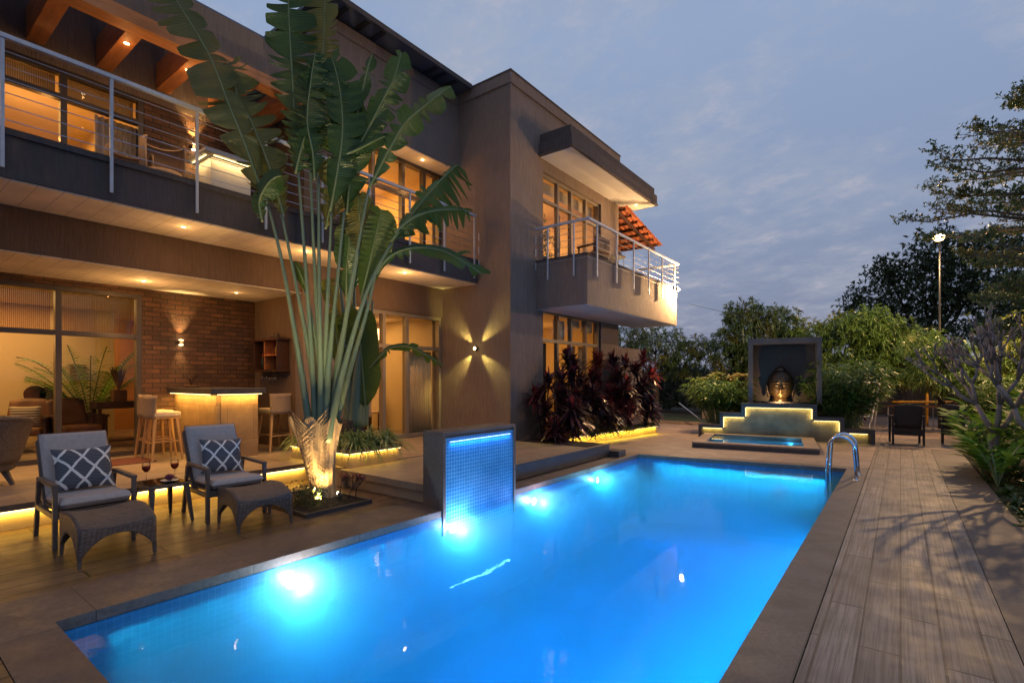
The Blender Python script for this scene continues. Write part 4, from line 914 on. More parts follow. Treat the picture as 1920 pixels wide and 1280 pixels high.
# right balcony: chair, glass table, plant
o = thing('balcony_chair', 'dark low armchair behind the right balcony railing', 'chair', (-5.95, 11.1, 4.21), R(-100), None, False)
MB().box(-.28, .28, -.28, .28, .28, .36).build('seat', 'leather', o, bevel=.03); MB().box(-.28, .28, .24, .30, .36, .72).build('backrest', 'leather', o, bevel=.02)
for s in (-1, 1): MB().box(s*.28-.03, s*.28+.03, -.26, .26, .5, .54).build('armrest', 'wood_d', o); MB().bar((s*.25, -.24, .5), (s*.25, -.24, 0), .035).bar((s*.25, .24, .5), (s*.25, .24, 0), .035).build('leg', 'wood_d', o)
o = thing('balcony_table', 'small glass-topped wire table on the right balcony', 'table', (-5.75, 11.9, 4.21), 0, None, False)
MB().lathe([(0, .40), (.26, .40), (.265, .41), (.26, .42), (0, .42)], n=24).build('top', 'soffit_w', o)
for k in range(4):
    a = k*math.pi/2+.78; MB().tube([(.22*math.cos(a), .22*math.sin(a), .4), (.22*math.cos(a), .22*math.sin(a), 0)], .008, 6).build('leg', 'white_wire', o)
# roof water pipe / cable against the sky
for nm, pts, lb in (('overhead_cable', [(-4.9, 14.9, 3.72), (-3.5, 24, 3.6), (-2.0, 40, 4.6)], 'thin black cable running from the balcony corner to the trees'), ('overhead_cable', [(-9.5, 4.2, 9.2), (-9.3, 3.0, 8.4), (-9.2, 1.5, 8.9)], 'thin black cable above the pergola roof')):
    ps = []
    for k in range(17):
        u = k/16; a, b, c_ = (Vector(p) for p in pts); ps.append(a*(1-u)**2 + b*2*u*(1-u) + c_*u*u)
    tag(MB().tube(ps, .006, 5).build(nm, 'black'), lb, 'cable')
# ============================================================ LOUNGE FURNITURE ON THE DECK
def wicker(name, c1, c2):
    m, t, b = new_mat(name); b.inputs['Roughness'].default_value = .55
    tcn = node(t, 'ShaderNodeTexCoord'); mp = node(t, 'ShaderNodeMapping'); t.links.new(tcn.outputs['Object'], mp.inputs[0])
    s = node(t, 'ShaderNodeSeparateXYZ'); t.links.new(mp.outputs[0], s.inputs[0])
    ad = node(t, 'ShaderNodeMath', operation='ADD'); t.links.new(s.outputs[0], ad.inputs[0]); t.links.new(s.outputs[1], ad.inputs[1])
    ad2 = node(t, 'ShaderNodeMath', operation='SUBTRACT'); t.links.new(s.outputs[0], ad2.inputs[0]); t.links.new(s.outputs[2], ad2.inputs[1])
    ad3 = node(t, 'ShaderNodeMath', operation='ADD'); t.links.new(s.outputs[1], ad3.inputs[0]); t.links.new(s.outputs[2], ad3.inputs[1])
    c = node(t, 'ShaderNodeCombineXYZ'); t.links.new(ad3.outputs[0], c.inputs[0]); t.links.new(ad2.outputs[0], c.inputs[1])
    br = node(t, 'ShaderNodeTexBrick'); br.offset = .5; t.links.new(c.outputs[0], br.inputs[0]); br.inputs['Scale'].default_value = 1
    br.inputs['Brick Width'].default_value = .036; br.inputs['Row Height'].default_value = .016; br.inputs['Mortar Size'].default_value = .0035; br.inputs['Mortar Smooth'].default_value = .6
    br.inputs['Color1'].default_value = (*c1, 1); br.inputs['Color2'].default_value = (*c2, 1); br.inputs['Mortar'].default_value = (*(x*.3 for x in c2), 1)
    t.links.new(br.outputs['Color'], b.inputs['Base Color'])
    inv = node(t, 'ShaderNodeMath', operation='SUBTRACT'); inv.inputs[0].default_value = 1; t.links.new(br.outputs['Fac'], inv.inputs[1]); bump(t, b, inv.outputs[0], 1.0, .012)
    return m
M['wicker'] = wicker('brown_grey_wicker', (.22, .17, .15), (.13, .10, .09)); M['wicker_d'] = wicker('dark_wicker', (.075, .05, .045), (.05, .035, .03))
def lounger():
    o = thing('lounge_chair', 'x', 'lounge chair', (0, 0, 0), 0, 'reclining lounge chairs on the pool deck', False)
    # local: faces +X, left arm at y=0, right arm at y=.60 ; front leg x=0
    for y in (.0, .60):
        MB().bar((0, y, 0), (0, y, .56), .036, .05).build('leg', 'chairframe', o, bevel=.006)
        MB().bar((-.74, y, 0), (-.60, y, .56), .036, .05).build('leg', 'chairframe', o, bevel=.006)
        MB().bar((.02, y, .575), (-.58, y, .585), .05, .035).build('armrest', 'chairframe', o, bevel=.008)
        MB().bar((-.02, y, .30), (-.66, y, .30), .03, .05).build('side_rail', 'chairframe', o, bevel=.004)
    MB().bar((0.0, .02, .31), (0.0, .58, .31), .035, .07).build('cross_rail', 'chairframe', o, bevel=.004); MB().bar((-.6, .02, .29), (-.6, .58, .29), .03, .04).build('cross_rail', 'chairframe', o, bevel=.004)
    MB().grid(lambda u, v: (-.62+.60*u, .03+.54*v, .335-.0*u), 10, 6).build('seat_webbing', 'wicker', o, solid=.03)
    # cushion seat
    def cs(u, v, top):
        e = min(u, 1-u, v, 1-v); rnd = min(1, e/.06); rnd = math.sqrt(1-(1-rnd)**2)
        return (-.60+.66*u, .03+.54*v, .395+top*(.045*rnd+.006*math.sin(u*9)*rnd) + .012*u)
    m = MB(); m.grid(lambda u, v: cs(u, v, 1), 30, 26); m.grid(lambda u, v: cs(u, 1-v, -1), 30, 26); m.build('seat_cushion', 'fabric_g', o, True)
    # back: reclined about 27 degrees
    ba = R(27); bx, bz = -.50, .42
    def bp(s, n, y): return (bx - s*math.sin(ba) + n*math.cos(ba), y, bz + s*math.cos(ba) + n*math.sin(ba))
    fr_ = MB(); 
    for y in (.03, .57): fr_.bar(bp(-.10, -.07, y), bp(.60, -.07, y), .03, .045)
    fr_.bar(bp(.60, -.07, .03), bp(.60, -.07, .57), .035, .04); fr_.build('back_frame', 'chairframe', o, bevel=.005)
    MB().grid(lambda u, v: bp(-.05+.64*u, -.05, .05+.50*v), 6, 6).build('back_webbing', 'wicker', o, solid=.02)
    def cb_(u, v, s):
        e = min(u, 1-u, v, 1-v); rnd = min(1, e/.07); rnd = math.sqrt(1-(1-rnd)**2); buck = .012*math.sin(u*math.pi*3)
        return bp(-.02+.66*u, .0+s*(.045*rnd)+s*buck*rnd*.4, .025+.55*v)
    m = MB(); m.grid(lambda u, v: cb_(u, v, 1), 30, 26); m.grid(lambda u, v: cb_(1-u, v, -1), 30, 26); m.build('back_cushion', 'fabric_g', o, True)
    pts = []
    for u, v in ((0, 0), (0, 1), (1, 1), (1, 0), (0, 0)): pts.append(cb_(u, v, 0))
    MB().tube(pts, .007, 6).build('piping', 'chairframe', o, True)
    return o
L1 = lounger(); L1.location = (-6.10, 1.19, 0); L1['label'] = 'grey-cushioned reclining lounge chair nearer the left edge of the deck'
L2 = dup(L1, (-5.92, 2.40, 0), R(-3), 'grey-cushioned reclining lounge chair right of the small glass table')
def ottoman():
    o = thing('ottoman', 'x', 'footstool', (0, 0, 0), 0, 'curved wicker footstools in front of the lounge chairs', False)
    Lx, Ly = .56, .54
    def top(u, v):
        x, y = (u-.5)*2, (v-.5)*2
        return (x*Lx/2, y*Ly/2, .375 + .028*y*y - .075*(max(0, x*.9+.12))**2*1.1 - .02*max(0, -x)**2)
    m = MB(); m.grid(top, 24, 20)
    def skirt(fn, n=24):
        def f(u, v):
            x, y, z = fn(u); a = (2*u-1); zb_ = .05 + .19*(1-abs(a)**2.4) ; zb_ = min(zb_, z-.05)
            fl_ = .02*(1-v)
            s = 1+fl_*.5
            return (x*s, y*s, zb_+(z-zb_)*v)
        m.grid(f, n, 8)
    skirt(lambda u: top(1, u)); skirt(lambda u: top(0, 1-u)); skirt(lambda u: top(1-u, 1)); skirt(lambda u: top(u, 0))
    m.build('woven_body', 'wicker', o, True, solid=.012)
    for sx in (-1, 1):
        for sy in (-1, 1): MB().bar((sx*(Lx/2-.012), sy*(Ly/2-.012), .16), (sx*(Lx/2-.004), sy*(Ly/2-.004), 0), .034, .034, .026, .026).build('leg', 'chairframe', o, bevel=.005)
    return o
o1 = ottoman(); o1.location = (-5.60, 1.455, 0); o1['label'] = 'curved wicker footstool in front of the left lounge chair'
dup(o1, (-5.53, 2.715, 0), R(-5), 'curved wicker footstool in front of the right lounge chair, beside the palm bed')
# pillows with white lattice pattern
pmat, t, b = new_mat('lattice_pillow_fabric'); b.inputs['Roughness'].default_value = .95
tcn = node(t, 'ShaderNodeTexCoord'); s = node(t, 'ShaderNodeSeparateXYZ')
ns = node(t, 'ShaderNodeTexNoise'); ns.inputs['Scale'].default_value = 9; t.links.new(tcn.outputs['Object'], ns.inputs[0])
vm = node(t, 'ShaderNodeVectorMath', operation='SCALE'); vm.inputs['Scale'].default_value = .03; t.links.new(ns.outputs['Color'], vm.inputs[0])
va = node(t, 'ShaderNodeVectorMath', operation='ADD'); t.links.new(tcn.outputs['Object'], va.inputs[0]); t.links.new(vm.outputs[0], va.inputs[1]); t.links.new(va.outputs[0], s.inputs[0])
def lat(sign):
    a = node(t, 'ShaderNodeMath', operation='MULTIPLY'); a.inputs[1].default_value = 5.4; t.links.new(s.outputs[0], a.inputs[0])
    c = node(t, 'ShaderNodeMath', operation='MULTIPLY_ADD'); c.inputs[1].default_value = sign*4.2; t.links.new(s.outputs[2], c.inputs[0]); t.links.new(a.outputs[0], c.inputs[2])
    f = node(t, 'ShaderNodeMath', operation='FRACT'); t.links.new(c.outputs[0], f.inputs[0])
    d = node(t, 'ShaderNodeMath', operation='SUBTRACT'); d.inputs[1].default_value = .5; t.links.new(f.outputs[0], d.inputs[0])
    e = node(t, 'ShaderNodeMath', operation='ABSOLUTE'); t.links.new(d.outputs[0], e.inputs[0])
    g_ = node(t, 'ShaderNodeMath', operation='LESS_THAN'); g_.inputs[1].default_value = .075; t.links.new(e.outputs[0], g_.inputs[0]); return g_.outputs[0]
mxm = node(t, 'ShaderNodeMath', operation='MAXIMUM'); t.links.new(lat(1), mxm.inputs[0]); t.links.new(lat(-1), mxm.inputs[1])
st_ = node(t, 'ShaderNodeMath', operation='MULTIPLY'); st_.inputs[1].default_value = 420; t.links.new(s.outputs[2], st_.inputs[0])
sn = node(t, 'ShaderNodeMath', operation='SINE'); t.links.new(st_.outputs[0], sn.inputs[0])
mr = node(t, 'ShaderNodeMapRange'); mr.inputs['From Min'].default_value = -1; t.links.new(sn.outputs[0], mr.inputs['Value'])
base = mixc(t, mr.outputs[0], (.03, .035, .05), (.15, .16, .19))
t.links.new(mixc(t, mxm.outputs[0], base, (.78, .76, .74)), b.inputs['Base Color'])
hh = node(t, 'ShaderNodeMath', operation='MULTIPLY_ADD'); hh.inputs[1].default_value = 2.0; t.links.new(mxm.outputs[0], hh.inputs[0]); t.links.new(mr.outputs[0], hh.inputs[2]); bump(t, b, hh.outputs[0], .8, .004)
M['lattice'] = pmat
pw_ = thing('pillow', 'dark pillow with white diamond lattice on the left lounge chair', 'pillow', (-6.56, 1.50, .655), 0, 'lattice pillows on the lounge chairs', False)
pil(.46, .42, .15, 20).build('pillow_cover', 'lattice', pw_, True)
m = MB()
for k in range(34): m.bar((-.215+.43*k/33, 0, .21), (-.22+.44*k/33, .004, .228), .003)
m.build('fringe', 'fabric_g', pw_)
pw_.rotation_euler = (R(-24), 0, R(88)); 
p2 = dup(pw_, (-6.38, 2.74, .65), 0, 'dark pillow with white diamond lattice on the right lounge chair'); p2.rotation_euler = (R(-24), R(3), R(82)); p2.scale = (.93,)*3
# side table
tb = thing('side_table', 'small splayed-leg table with glass top between the lounge chairs', 'side table', (-6.44, 2.14, 0), R(3), None, False)
MB().box(-.235, .235, -.20, .20, .395, .425).build('top_frame', 'chairframe', tb, bevel=.006); MB().box(-.225, .225, -.19, .19, .4255, .432).build('glass_top', 'glass_thin', tb)
for sx in (-1, 1):
    for sy in (-1, 1): MB().bar((sx*.20, sy*.165, .395), (sx*.27, sy*.20, 0), .05, .05, .026, .026).build('leg', 'chairframe', tb, bevel=.004)
wg = glassy('drinking_glass', (.96, .96, .96), 1.8, .0)
def drink(loc, lb):
    o = thing('cocktail_glass', lb, 'drink', loc, 0, 'red drinks on the side table', False)
    MB().lathe([(0, .003), (.032, .002), (.004, .008), (.0035, .085), (.02, .10), (.038, .125), (.042, .16), (.036, .205)], n=22).build('glass', wg, o, True)
    MB().lathe([(0, .096), (.018, .10), (.036, .125), (.040, .155), (.040, .160), (0, .160)], n=22).build('juice', pm('red_juice', (.55, .06, .02), (.45, .05, .02), 4, .25, emit=None), o, True)
drink((-6.60, 2.05, .432), 'stemmed glass of red drink on the left side of the small table'); drink((-6.58, 2.32, .432), 'stemmed glass of red drink at the back right of the small table')
pt_ = thing('plate', 'white plate on the small glass table', 'plate', (-6.38, 2.20, .432), 0, None, False)
MB().lathe([(0, .003), (.05, .003), (.085, .012), (.087, .014), (.05, .007), (0, .007)], n=28).build('plate_dish', 'rail', pt_, True)
def fruit(u, v):
    a, b_ = u*2*math.pi, v*math.pi; r_ = .035*(1+.22*math.sin(a*4+3*v)+.12*math.sin(a*7)); return (r_*math.sin(b_)*math.cos(a)*1.25, r_*math.sin(b_)*math.sin(a), .04-.034*math.cos(b_)*1.0)
fo = MB().grid(fruit, 30, 16).build('dragon_fruit', pm('purple_fruit', (.20, .02, .05), (.10, .015, .04), 30, .5, 80, .5), smooth=True); fo.location = (-6.38, 2.20, .436); tag(fo, 'purple dragon fruit lying on the white plate', 'fruit')
# wicker tub chair at the left edge of the terrace
wc = thing('wicker_armchair', 'big woven armchair cut by the left edge of the picture, on the terrace', 'armchair', (-8.75, .98, TZ), R(-78), None, False)
def tub(u, v):
    a = math.pi*(-.12+1.24*u); r_ = .36+.13*v+.03*math.sin(u*math.pi); z = .28+(.34+.20*math.sin(u*math.pi))*v; return (r_*math.cos(a), r_*math.sin(a)*.95, z)
m = MB().grid(tub, 30, 10); m.build('woven_shell', 'wicker', wc, True, solid=.035)
pts = [tub(k/30, 1) for k in range(31)]; MB().tube(pts, .034, 8).build('rolled_rim', 'wicker', wc, True)
MB().lathe([(.34, .28), (.36, .2), (.34, .18), (0, .18)], n=24).build('woven_base', 'wicker', wc, True)
for k in range(4):
    a = math.pi/4+k*math.pi/2; MB().bar((.27*math.cos(a), .27*math.sin(a), .2), (.36*math.cos(a), .36*math.sin(a), 0), .06, .06, .035, .035).build('leg', 'chairframe', wc)
MB().lathe([(0, .40), (.30, .40), (.34, .36), (.32, .29), (0, .29)], n=24).build('seat_cushion', 'fabric_c', wc, True)
for (p_, r_, mt_, lb) in (((-8.80, 1.02, TZ+.62), (R(-12), 0, R(20)), 'fabric_c', 'cream cushion in the big woven armchair'), ((-9.0, .92, TZ+.74), (R(-10), R(10), R(50)), 'fabric_dg', 'dark green cushion propped at the back of the woven armchair')):
    o = thing('cushion', lb, 'cushion', p_, 0, None, False); pil(.44, .40, .15).build('cushion_cover', mt_, o, True); o.rotation_euler = r_
# palm spotlight
ps = thing('garden_spotlight', 'tiny lit spotlight in the bed, aimed at the palm trunk', 'spotlight', (-5.62, 3.83, .03), 0, None, False)
m = MB(); m.tube([(0, 0, 0), (0, 0, .05)], .007, 6); m.tube([(.02, .01, .05), (-.03, -.012, .08)], .022, 12); m.build('body', 'frame', ps)
MB().obox((-.034, -.013, .082), (.004, .03, .03)).build('lens', 'glow_warm', ps)
light('palm_spot', 'SPOT', (-5.58, 3.50, .08), 230, (1, .60, .2), .015, (-5.95, 3.78, .75), 85, .9)
light('palm_spot', 'SPOT', (-5.40, 3.70, .10), 60, (1, .72, .32), .02, (-5.95, 3.8, 2.8), 60, .9); light('palm_spot', 'SPOT', (-5.20, 3.10, .10), 620, (1, .74, .34), .02, (-6.1, 3.7, 5.2), 50, .9)  # last spot added without a fitting to brighten the upper leaves
# ============================================================ FAR GARDEN FURNITURE
def rattan(loc, rz, lb):
    o = thing('garden_chair', lb, 'garden chair', loc, rz, 'dark rattan chairs at the end of the deck', False)
    MB().grid(lambda u, v: ((u-.5)*.5*(1+.06*v), .02-.07*v-.05*math.sin(u*math.pi), .42+.50*v-.035*math.sin(u*math.pi)*-v), 10, 8).build('backrest', 'wicker_d', o, True, solid=.035)
    MB().box(-.26, .26, 0, .5, .36, .42).build('seat', 'wicker_d', o, bevel=.02); MB().box(-.25, .25, .02, .48, .425, .47).build('seat_cushion', 'fabric_g', o, bevel=.02)
    MB().box(-.27, .27, -.03, .0, .22, .36).build('apron', 'wicker_d', o)
    for s_ in (-1, 1):
        MB().bar((s_*.30, -.02, .66), (s_*.30, .50, .64), .07, .04).build('armrest', 'wicker_d', o, bevel=.01)
        for y in (-.02, .48): MB().bar((s_*.29, y, .64), (s_*.29, y, 0), .05, .05, .04, .04).build('leg', 'wicker_d', o)
    return o
rattan((.14, 15.25, 0), R(8), 'dark rattan chair seen from behind at the end of the deck'); rattan((.98, 15.75, 0), R(-55), 'dark rattan chair half hidden by the bright green leaves')
o = thing('garden_table', 'long dark table top on thin legs beyond the rattan chairs', 'table', (.45, 19.2, 0), R(38), None, False)
MB().box(-.75, .75, -.4, .4, .72, .76).build('top', 'wood_d', o)
for x in (-.68, .68):
    for y in (-.34, .34): MB().tube([(x, y, .72), (x, y, 0)], .016, 6).build('leg', 'white_wire', o)
o = thing('bench', 'low yellow-topped bench behind the dark garden table', 'bench', (.6, 21.3, 0), R(38), None, False)
MB().box(-.9, .9, -.2, .2, .78, .83).build('seat', 'yellow', o)
for x in (-.8, .8): MB().box(x-.04, x+.04, -.18, .18, 0, .78).build('leg', 'wood_d', o)
tag(MB().tube([(.70, 21.9, 0), (.70, 21.9, 1.2), (.70, 21.9, 2.55)], .04, 8).build('yellow_post', 'yellow'), 'thin yellow post standing behind the garden table', 'post')
tag(MB().tube([(-1.05, 23.2, 0), (-1.05, 23.2, 2.2)], .035, 8).build('red_post', 'redp'), 'thin red post between the bamboo and the dark wall', 'post')
sw = thing('garden_swing', 'white wire frame of a garden swing seat behind the bamboo', 'swing', (-1.05, 19, 0))
m = MB()
for x in (-1.9, -.75):
    m.tube([(x, 18.3, 0), (x+.25, 19.0, 1.45), (x+.1, 19.7, 0)], .022, 6)
m.tube([(-1.65, 19.0, 1.45), (-.5, 19.0, 1.45)], .022, 6); m.build('frame', 'white_wire', sw)
m = MB()
for k in range(7): m.tube([(-1.75, 18.6+.07*k, .42), (-.75, 18.6+.07*k, .42)], .010, 5)
for k in range(10): m.tube([(-1.75+.11*k, 19.05, .42), (-1.70+.11*k, 19.25, .95)], .008, 5)
m.tube([(-1.75, 19.25, .95), (-.7, 19.25, .95)], .012, 5).tube([(-1.75, 18.6, .42), (-1.6, 18.8, 1.4)], .008, 5).tube([(-.75, 18.6, .42), (-.6, 18.8, 1.4)], .008, 5); m.build('seat', 'white_wire', sw)
tag(MB().tube([(-.93, 16.7, .35), (-.70, 16.5, .02)], .02, 6).tube([(-.62, 17.2, .9), (-.66, 16.9, .0)], .012, 6).build('garden_hose_stand', 'frame'), 'thin metal stand with small wheels beside the fountain corner', 'stand')
tag(MB().tube([(-5.9, 17.0, .75), (-5.0, 17.2, .02)], .014, 6).tube([(-5.0, 17.2, .02), (-5.35, 17.0, .015)], .012, 5).tube([(-5.0, 17.2, .02), (-4.5, 17.3, .015)], .012, 5).build('garden_rake', 'steel'), 'long-handled pool brush leaning down to the lawn', 'pool brush')
# boundary walls
tag(MB().box(-1.0, 8.5, 27.0, 27.2, 0, 2.3).box(-1.1, -.8, 26.95, 27.25, 0, 2.45).build('boundary_wall', 'concrete_w'), 'dark boundary wall behind the garden table', 'wall')
tag(MB().box(-30, -1.2, 27.4, 27.6, 0, 2.0).build('boundary_wall', 'concrete_w'), 'long low boundary wall hidden behind hedge and mango trees', 'wall')
tag(MB().box(-6.2, -4.6, 20.5, 20.9, 0, .35).build('stone_bench', 'sand_tile'), 'low stone seat in front of the dark hedge', 'bench')
# lamp post
lp = thing('lamp_post', 'tall thin lamp post with starry light above the dark trees', 'lamp post', (.97, 20.8, -.12), 0, None, False)
MB().tube([(0, 0, 0), (0, 0, 3), (0, 0, 6.05)], [.045, .035, .028], 10).build('pole', 'black', lp, True)
MB().bar((0, 0, 6.0), (-.03, -.28, 6.06), .05).build('arm', 'frame', lp)
MB().lathe([(0, -.17), (.10, -.14), (.15, -.06), (.14, 0), (.07, .04), (0, .05)], (-.03, -.3, 6.07), 18).build('lamp_globe', 'glow_white', lp, True)
light('post_lamp', 'POINT', (-.03+.97, 20.35, 5.92), 1500, LAMP, .06)
lp2 = thing('added_garden_lamp', 'unseen garden lamp on a post, added beyond the right edge for the deck shadows', 'lamp post', (3.3, 18.0, 0), 0, None, False)  # source inferred from the deck shadows; this post is added out of view
MB().tube([(0, 0, 0), (0, 0, 4.0)], [.035, .025], 10).build('pole', 'black', lp2, True); MB().lathe([(0, -.10), (.06, -.08), (.08, 0), (.04, .05), (0, .06)], (0, 0, 4.05), 16).build('lamp_globe', 'glow_white', lp2, True)
light('added_garden_lamp_light', 'POINT', (3.3, 17.85, 4.05), 1000, (1, .58, .26), .05)
# ============================================================ PLANTS
M['rav'] = leafm('palm_leaf_dark', (.05, .12, .035), (.085, .17, .045), (.16, .18, .05), 2.2, .33, .38)
M['rav_y'] = leafm('palm_leaf_olive', (.19, .20, .05), (.10, .14, .04), (.30, .22, .06), 1.6, .38, .35)
M['rav_l'] = leafm('palm_leaf_fresh', (.12, .20, .03), (.08, .15, .03), None, 2.0, .35, .45)
M['rib'] = pm('palm_midrib', (.20, .24, .10), (.14, .19, .08), 6, .4)
M['stalk'] = pm('palm_stalk', (.10, .155, .115), (.15, .20, .12), 2.5, .42, 30, .2, .004, (6, 6, .8))
M['boot'] = pm('palm_trunk_fibre', (.46, .36, .23), (.27, .19, .12), 3, .85, 12, .8, .014, (9, 9, .8))
M['bark_d'] = pm('dark_bark', (.075, .055, .045), (.045, .035, .03), 5, .9, 20, .8, .02, (3, 3, 1))
M['bark_g'] = pm('grey_bark', (.22, .18, .155), (.14, .115, .10), 6, .85, 25, .6, .01)
FD = 6.6; rv = Vector((math.cos(R(37.2)), math.sin(R(37.2)), 0)); fv = Vector((-math.sin(R(37.2)), math.cos(R(37.2)), 0))
PB = Vector((-5.95, 3.79, 0))
def fan(u, z, w=0, base=PB, d=FD):
    """local plane of the fan: u,z in photo-sized units about the trunk foot, w = depth behind"""
    return base + rv*((u-605)*d/960) + fv*w + Vector((0, 0, 1.55+(710-z)*d/960))
def resample(pts, n):
    P = [Vector(p) for p in pts]
    # catmull-rom
    out = []
    k = len(P)-1
    for i in range(n+1):
        s = i/n*k; j = min(int(s), k-1); t_ = s-j
        p0, p1, p2, p3 = P[max(j-1, 0)], P[j], P[j+1], P[min(j+2, k)]
        out.append(.5*((2*p1)+(-p0+p2)*t_+(2*p0-5*p1+4*p2-p3)*t_*t_+(-p0+3*p1-3*p2+p3)*t_**3))
    return out
def blade(pts, wl, wr, tl=0., tr=0., tears=6, mat='rav', parent=None, n=72, seed=1, tipw=.25, round_=.45, sag=.25, name='leaf', d=FD):
    rr = random.Random(seed); mid = resample(pts, n); vs = []; fs = []; uv = []
    for side, w, tilt in ((-1, wl, tl), (1, wr, tr)):
        if w == 0: continue
        W = w*d/960; cuts = sorted(rr.sample(range(4, n-2), min(int(tears*1.6), n//3))) if tears else []
        segs = list(zip([0]+cuts, cuts+[n]))
        for a, b in segs:
            if b-a < 1: continue
            big = b-a > 5; dt = rr.uniform(-.16, .16)*(1 if big else 2.0) if tears else 0; shrink = rr.uniform(.93, 1.04) if tears else 1
            sg = sag*rr.uniform(.5, 1.9) if tears else sag; K = 8; b0 = len(vs); pull = rr.uniform(-.10, .10) if tears else 0
            for i in range(a, b+1):
                s = i/n; tg = (mid[min(i+1, n)]-mid[max(i-1, 0)]).normalized()
                perp = tg.cross(fv).normalized()*side
                dirv = (perp*math.cos(tilt+dt) + fv*math.sin(tilt+dt)).normalized()
                prof = min(1, (s/round_)**.6)*(1-(1-tipw)*max(0, (s-.72)/.28)**2.2) if s > 0 else 0
                if s > .985: prof *= .7
                c_ = (a+b)/2; h_ = max(1, (b-a)/2); off_ = (i-c_)/h_        # -1..1 across this strip
                for k in range(K+1):
                    q = k/K
                    taper = -off_*min(.022+.02*(seed % 3), .35*(b-a)/n)*q**2.0 if tears else 0      # strips narrow towards their ends: wedge gaps
                    rnd = 1-(.03*abs(off_)**6 if tears else 0)*q
                    L_ = (mid[n]-mid[0]).length
                    wave = .011*math.sin(i*1.5+k*.2)*q*(1-.5*q) + .03*math.sin(s*17+seed)*q*W*2
                    p = mid[i] + dirv*(W*prof*shrink*q*rnd) + tg*(W*.30*q*q + taper*L_ + pull*W*q*q) + fv*wave - Vector((0, 0, 1))*(sg*W*prof*q*q) + fv*(.14*W*q*(1-q))
                    vs.append(p); uv.append((s*L_, q))
            m_ = b-a+1
            for i in range(m_-1):
                for k in range(K): fs.append((b0+i*(K+1)+k, b0+i*(K+1)+k+1, b0+(i+1)*(K+1)+k+1, b0+(i+1)*(K+1)+k))
    ob = MB().add(vs, fs).build(name, mat, parent, True)
    ul = ob.data.uv_layers.new(name='uv'); vi = np.zeros(len(ob.data.loops), dtype=np.int32); ob.data.loops.foreach_get('vertex_index', vi)
    ul.data.foreach_set('uv', np.array(uv, dtype=np.float32)[vi].ravel())
    MB().tube(mid, [.015*(1-.8*i/n)+.002 for i in range(n+1)], 6).build('midrib', 'rib', ob, True, off=parent['_o'] if parent is not None and '_o' in parent else None)
    return ob
def ribbed(m, per=.021):
    t = m.node_tree; b = t.nodes['Principled BSDF']; u = node(t, 'ShaderNodeUVMap'); s_ = node(t, 'ShaderNodeSeparateXYZ'); t.links.new(u.outputs[0], s_.inputs[0])
    a = node(t, 'ShaderNodeMath', operation='MULTIPLY_ADD'); a.inputs[1].default_value = -.05; t.links.new(s_.outputs[1], a.inputs[0]); t.links.new(s_.outputs[0], a.inputs[2])
    c = node(t, 'ShaderNodeMath', operation='MULTIPLY'); c.inputs[1].default_value = 2*math.pi/per; t.links.new(a.outputs[0], c.inputs[0])
    sn = node(t, 'ShaderNodeMath', operation='SINE'); t.links.new(c.outputs[0], sn.inputs[0]); bump(t, b, sn.outputs[0], .7, .006)
    old = b.inputs['Base Color'].links[0].from_socket; mr = node(t, 'ShaderNodeMapRange'); mr.inputs['From Min'].default_value = -1; mr.inputs['To Max'].default_value = .45; t.links.new(sn.outputs[0], mr.inputs['Value'])
    cc = mixc(t, mr.outputs[0], old, (.02, .045, .015)); t.links.new(cc, b.inputs['Base Color'])
for k_ in ('rav', 'rav_y', 'rav_l'): ribbed(M[k_])
palm = thing('fan_palm', 'tall fan-shaped banana-leafed palm lit from its foot, between loungers and mosaic wall', 'palm tree', tuple(PB))
# trunk of old leaf sheaths
def trunk_pt(u, v):
    a = u*2*math.pi; z = 1.02*v
    wx = .135+.04*math.exp(-v*6)+.21*v**1.8; wy = .12+.05*v
    ridge = .007*math.sin(a*15+v*3)+.010*math.sin(a*5-v*5)
    x = (wx+ridge)*math.cos(a); y = (wy+ridge)*math.sin(a)
    edge = .09*math.sin(a*7)*max(0, v-.8)*3
    return PB + rv*(x+.02-.11*v) + fv*y + Vector((0, 0, z+edge))
MB().grid(trunk_pt, 72, 40).build('trunk', 'boot', palm, True)
bt = MB()
for k in range(30):      # peeling sheath remains, crossing left and right
    s = 1 if k % 2 else -1; z0 = .03+.028*k; a0 = rng.uniform(-.5, .5)
    w0 = .10+.07*(z0)**1.5; n = 9; vs = []
    for i in range(n+1):
        q = i/n; x = s*(w0*(1-q)*-.9 + (w0+.07*z0+.03)*q) ; z = z0+.34*q**1.3; wx_ = .135+.21*min(1, z/1.02)**1.8+.03; y = -(.125+.05*z)*math.sqrt(max(.02, 1-(x/wx_)**2))-.004
        c = PB + rv*(x+.0-.10*z) + fv*y + Vector((0, 0, z)); wd = .03*(1-q*.6)
        vs += [c-Vector((0, 0, wd))+fv*.01, c+Vector((0, 0, wd*.5))]
    bt.add(vs, [(2*i, 2*i+1, 2*i+3, 2*i+2) for i in range(n)])
bt.build('sheath_remains', 'boot', palm, True, solid=.004)
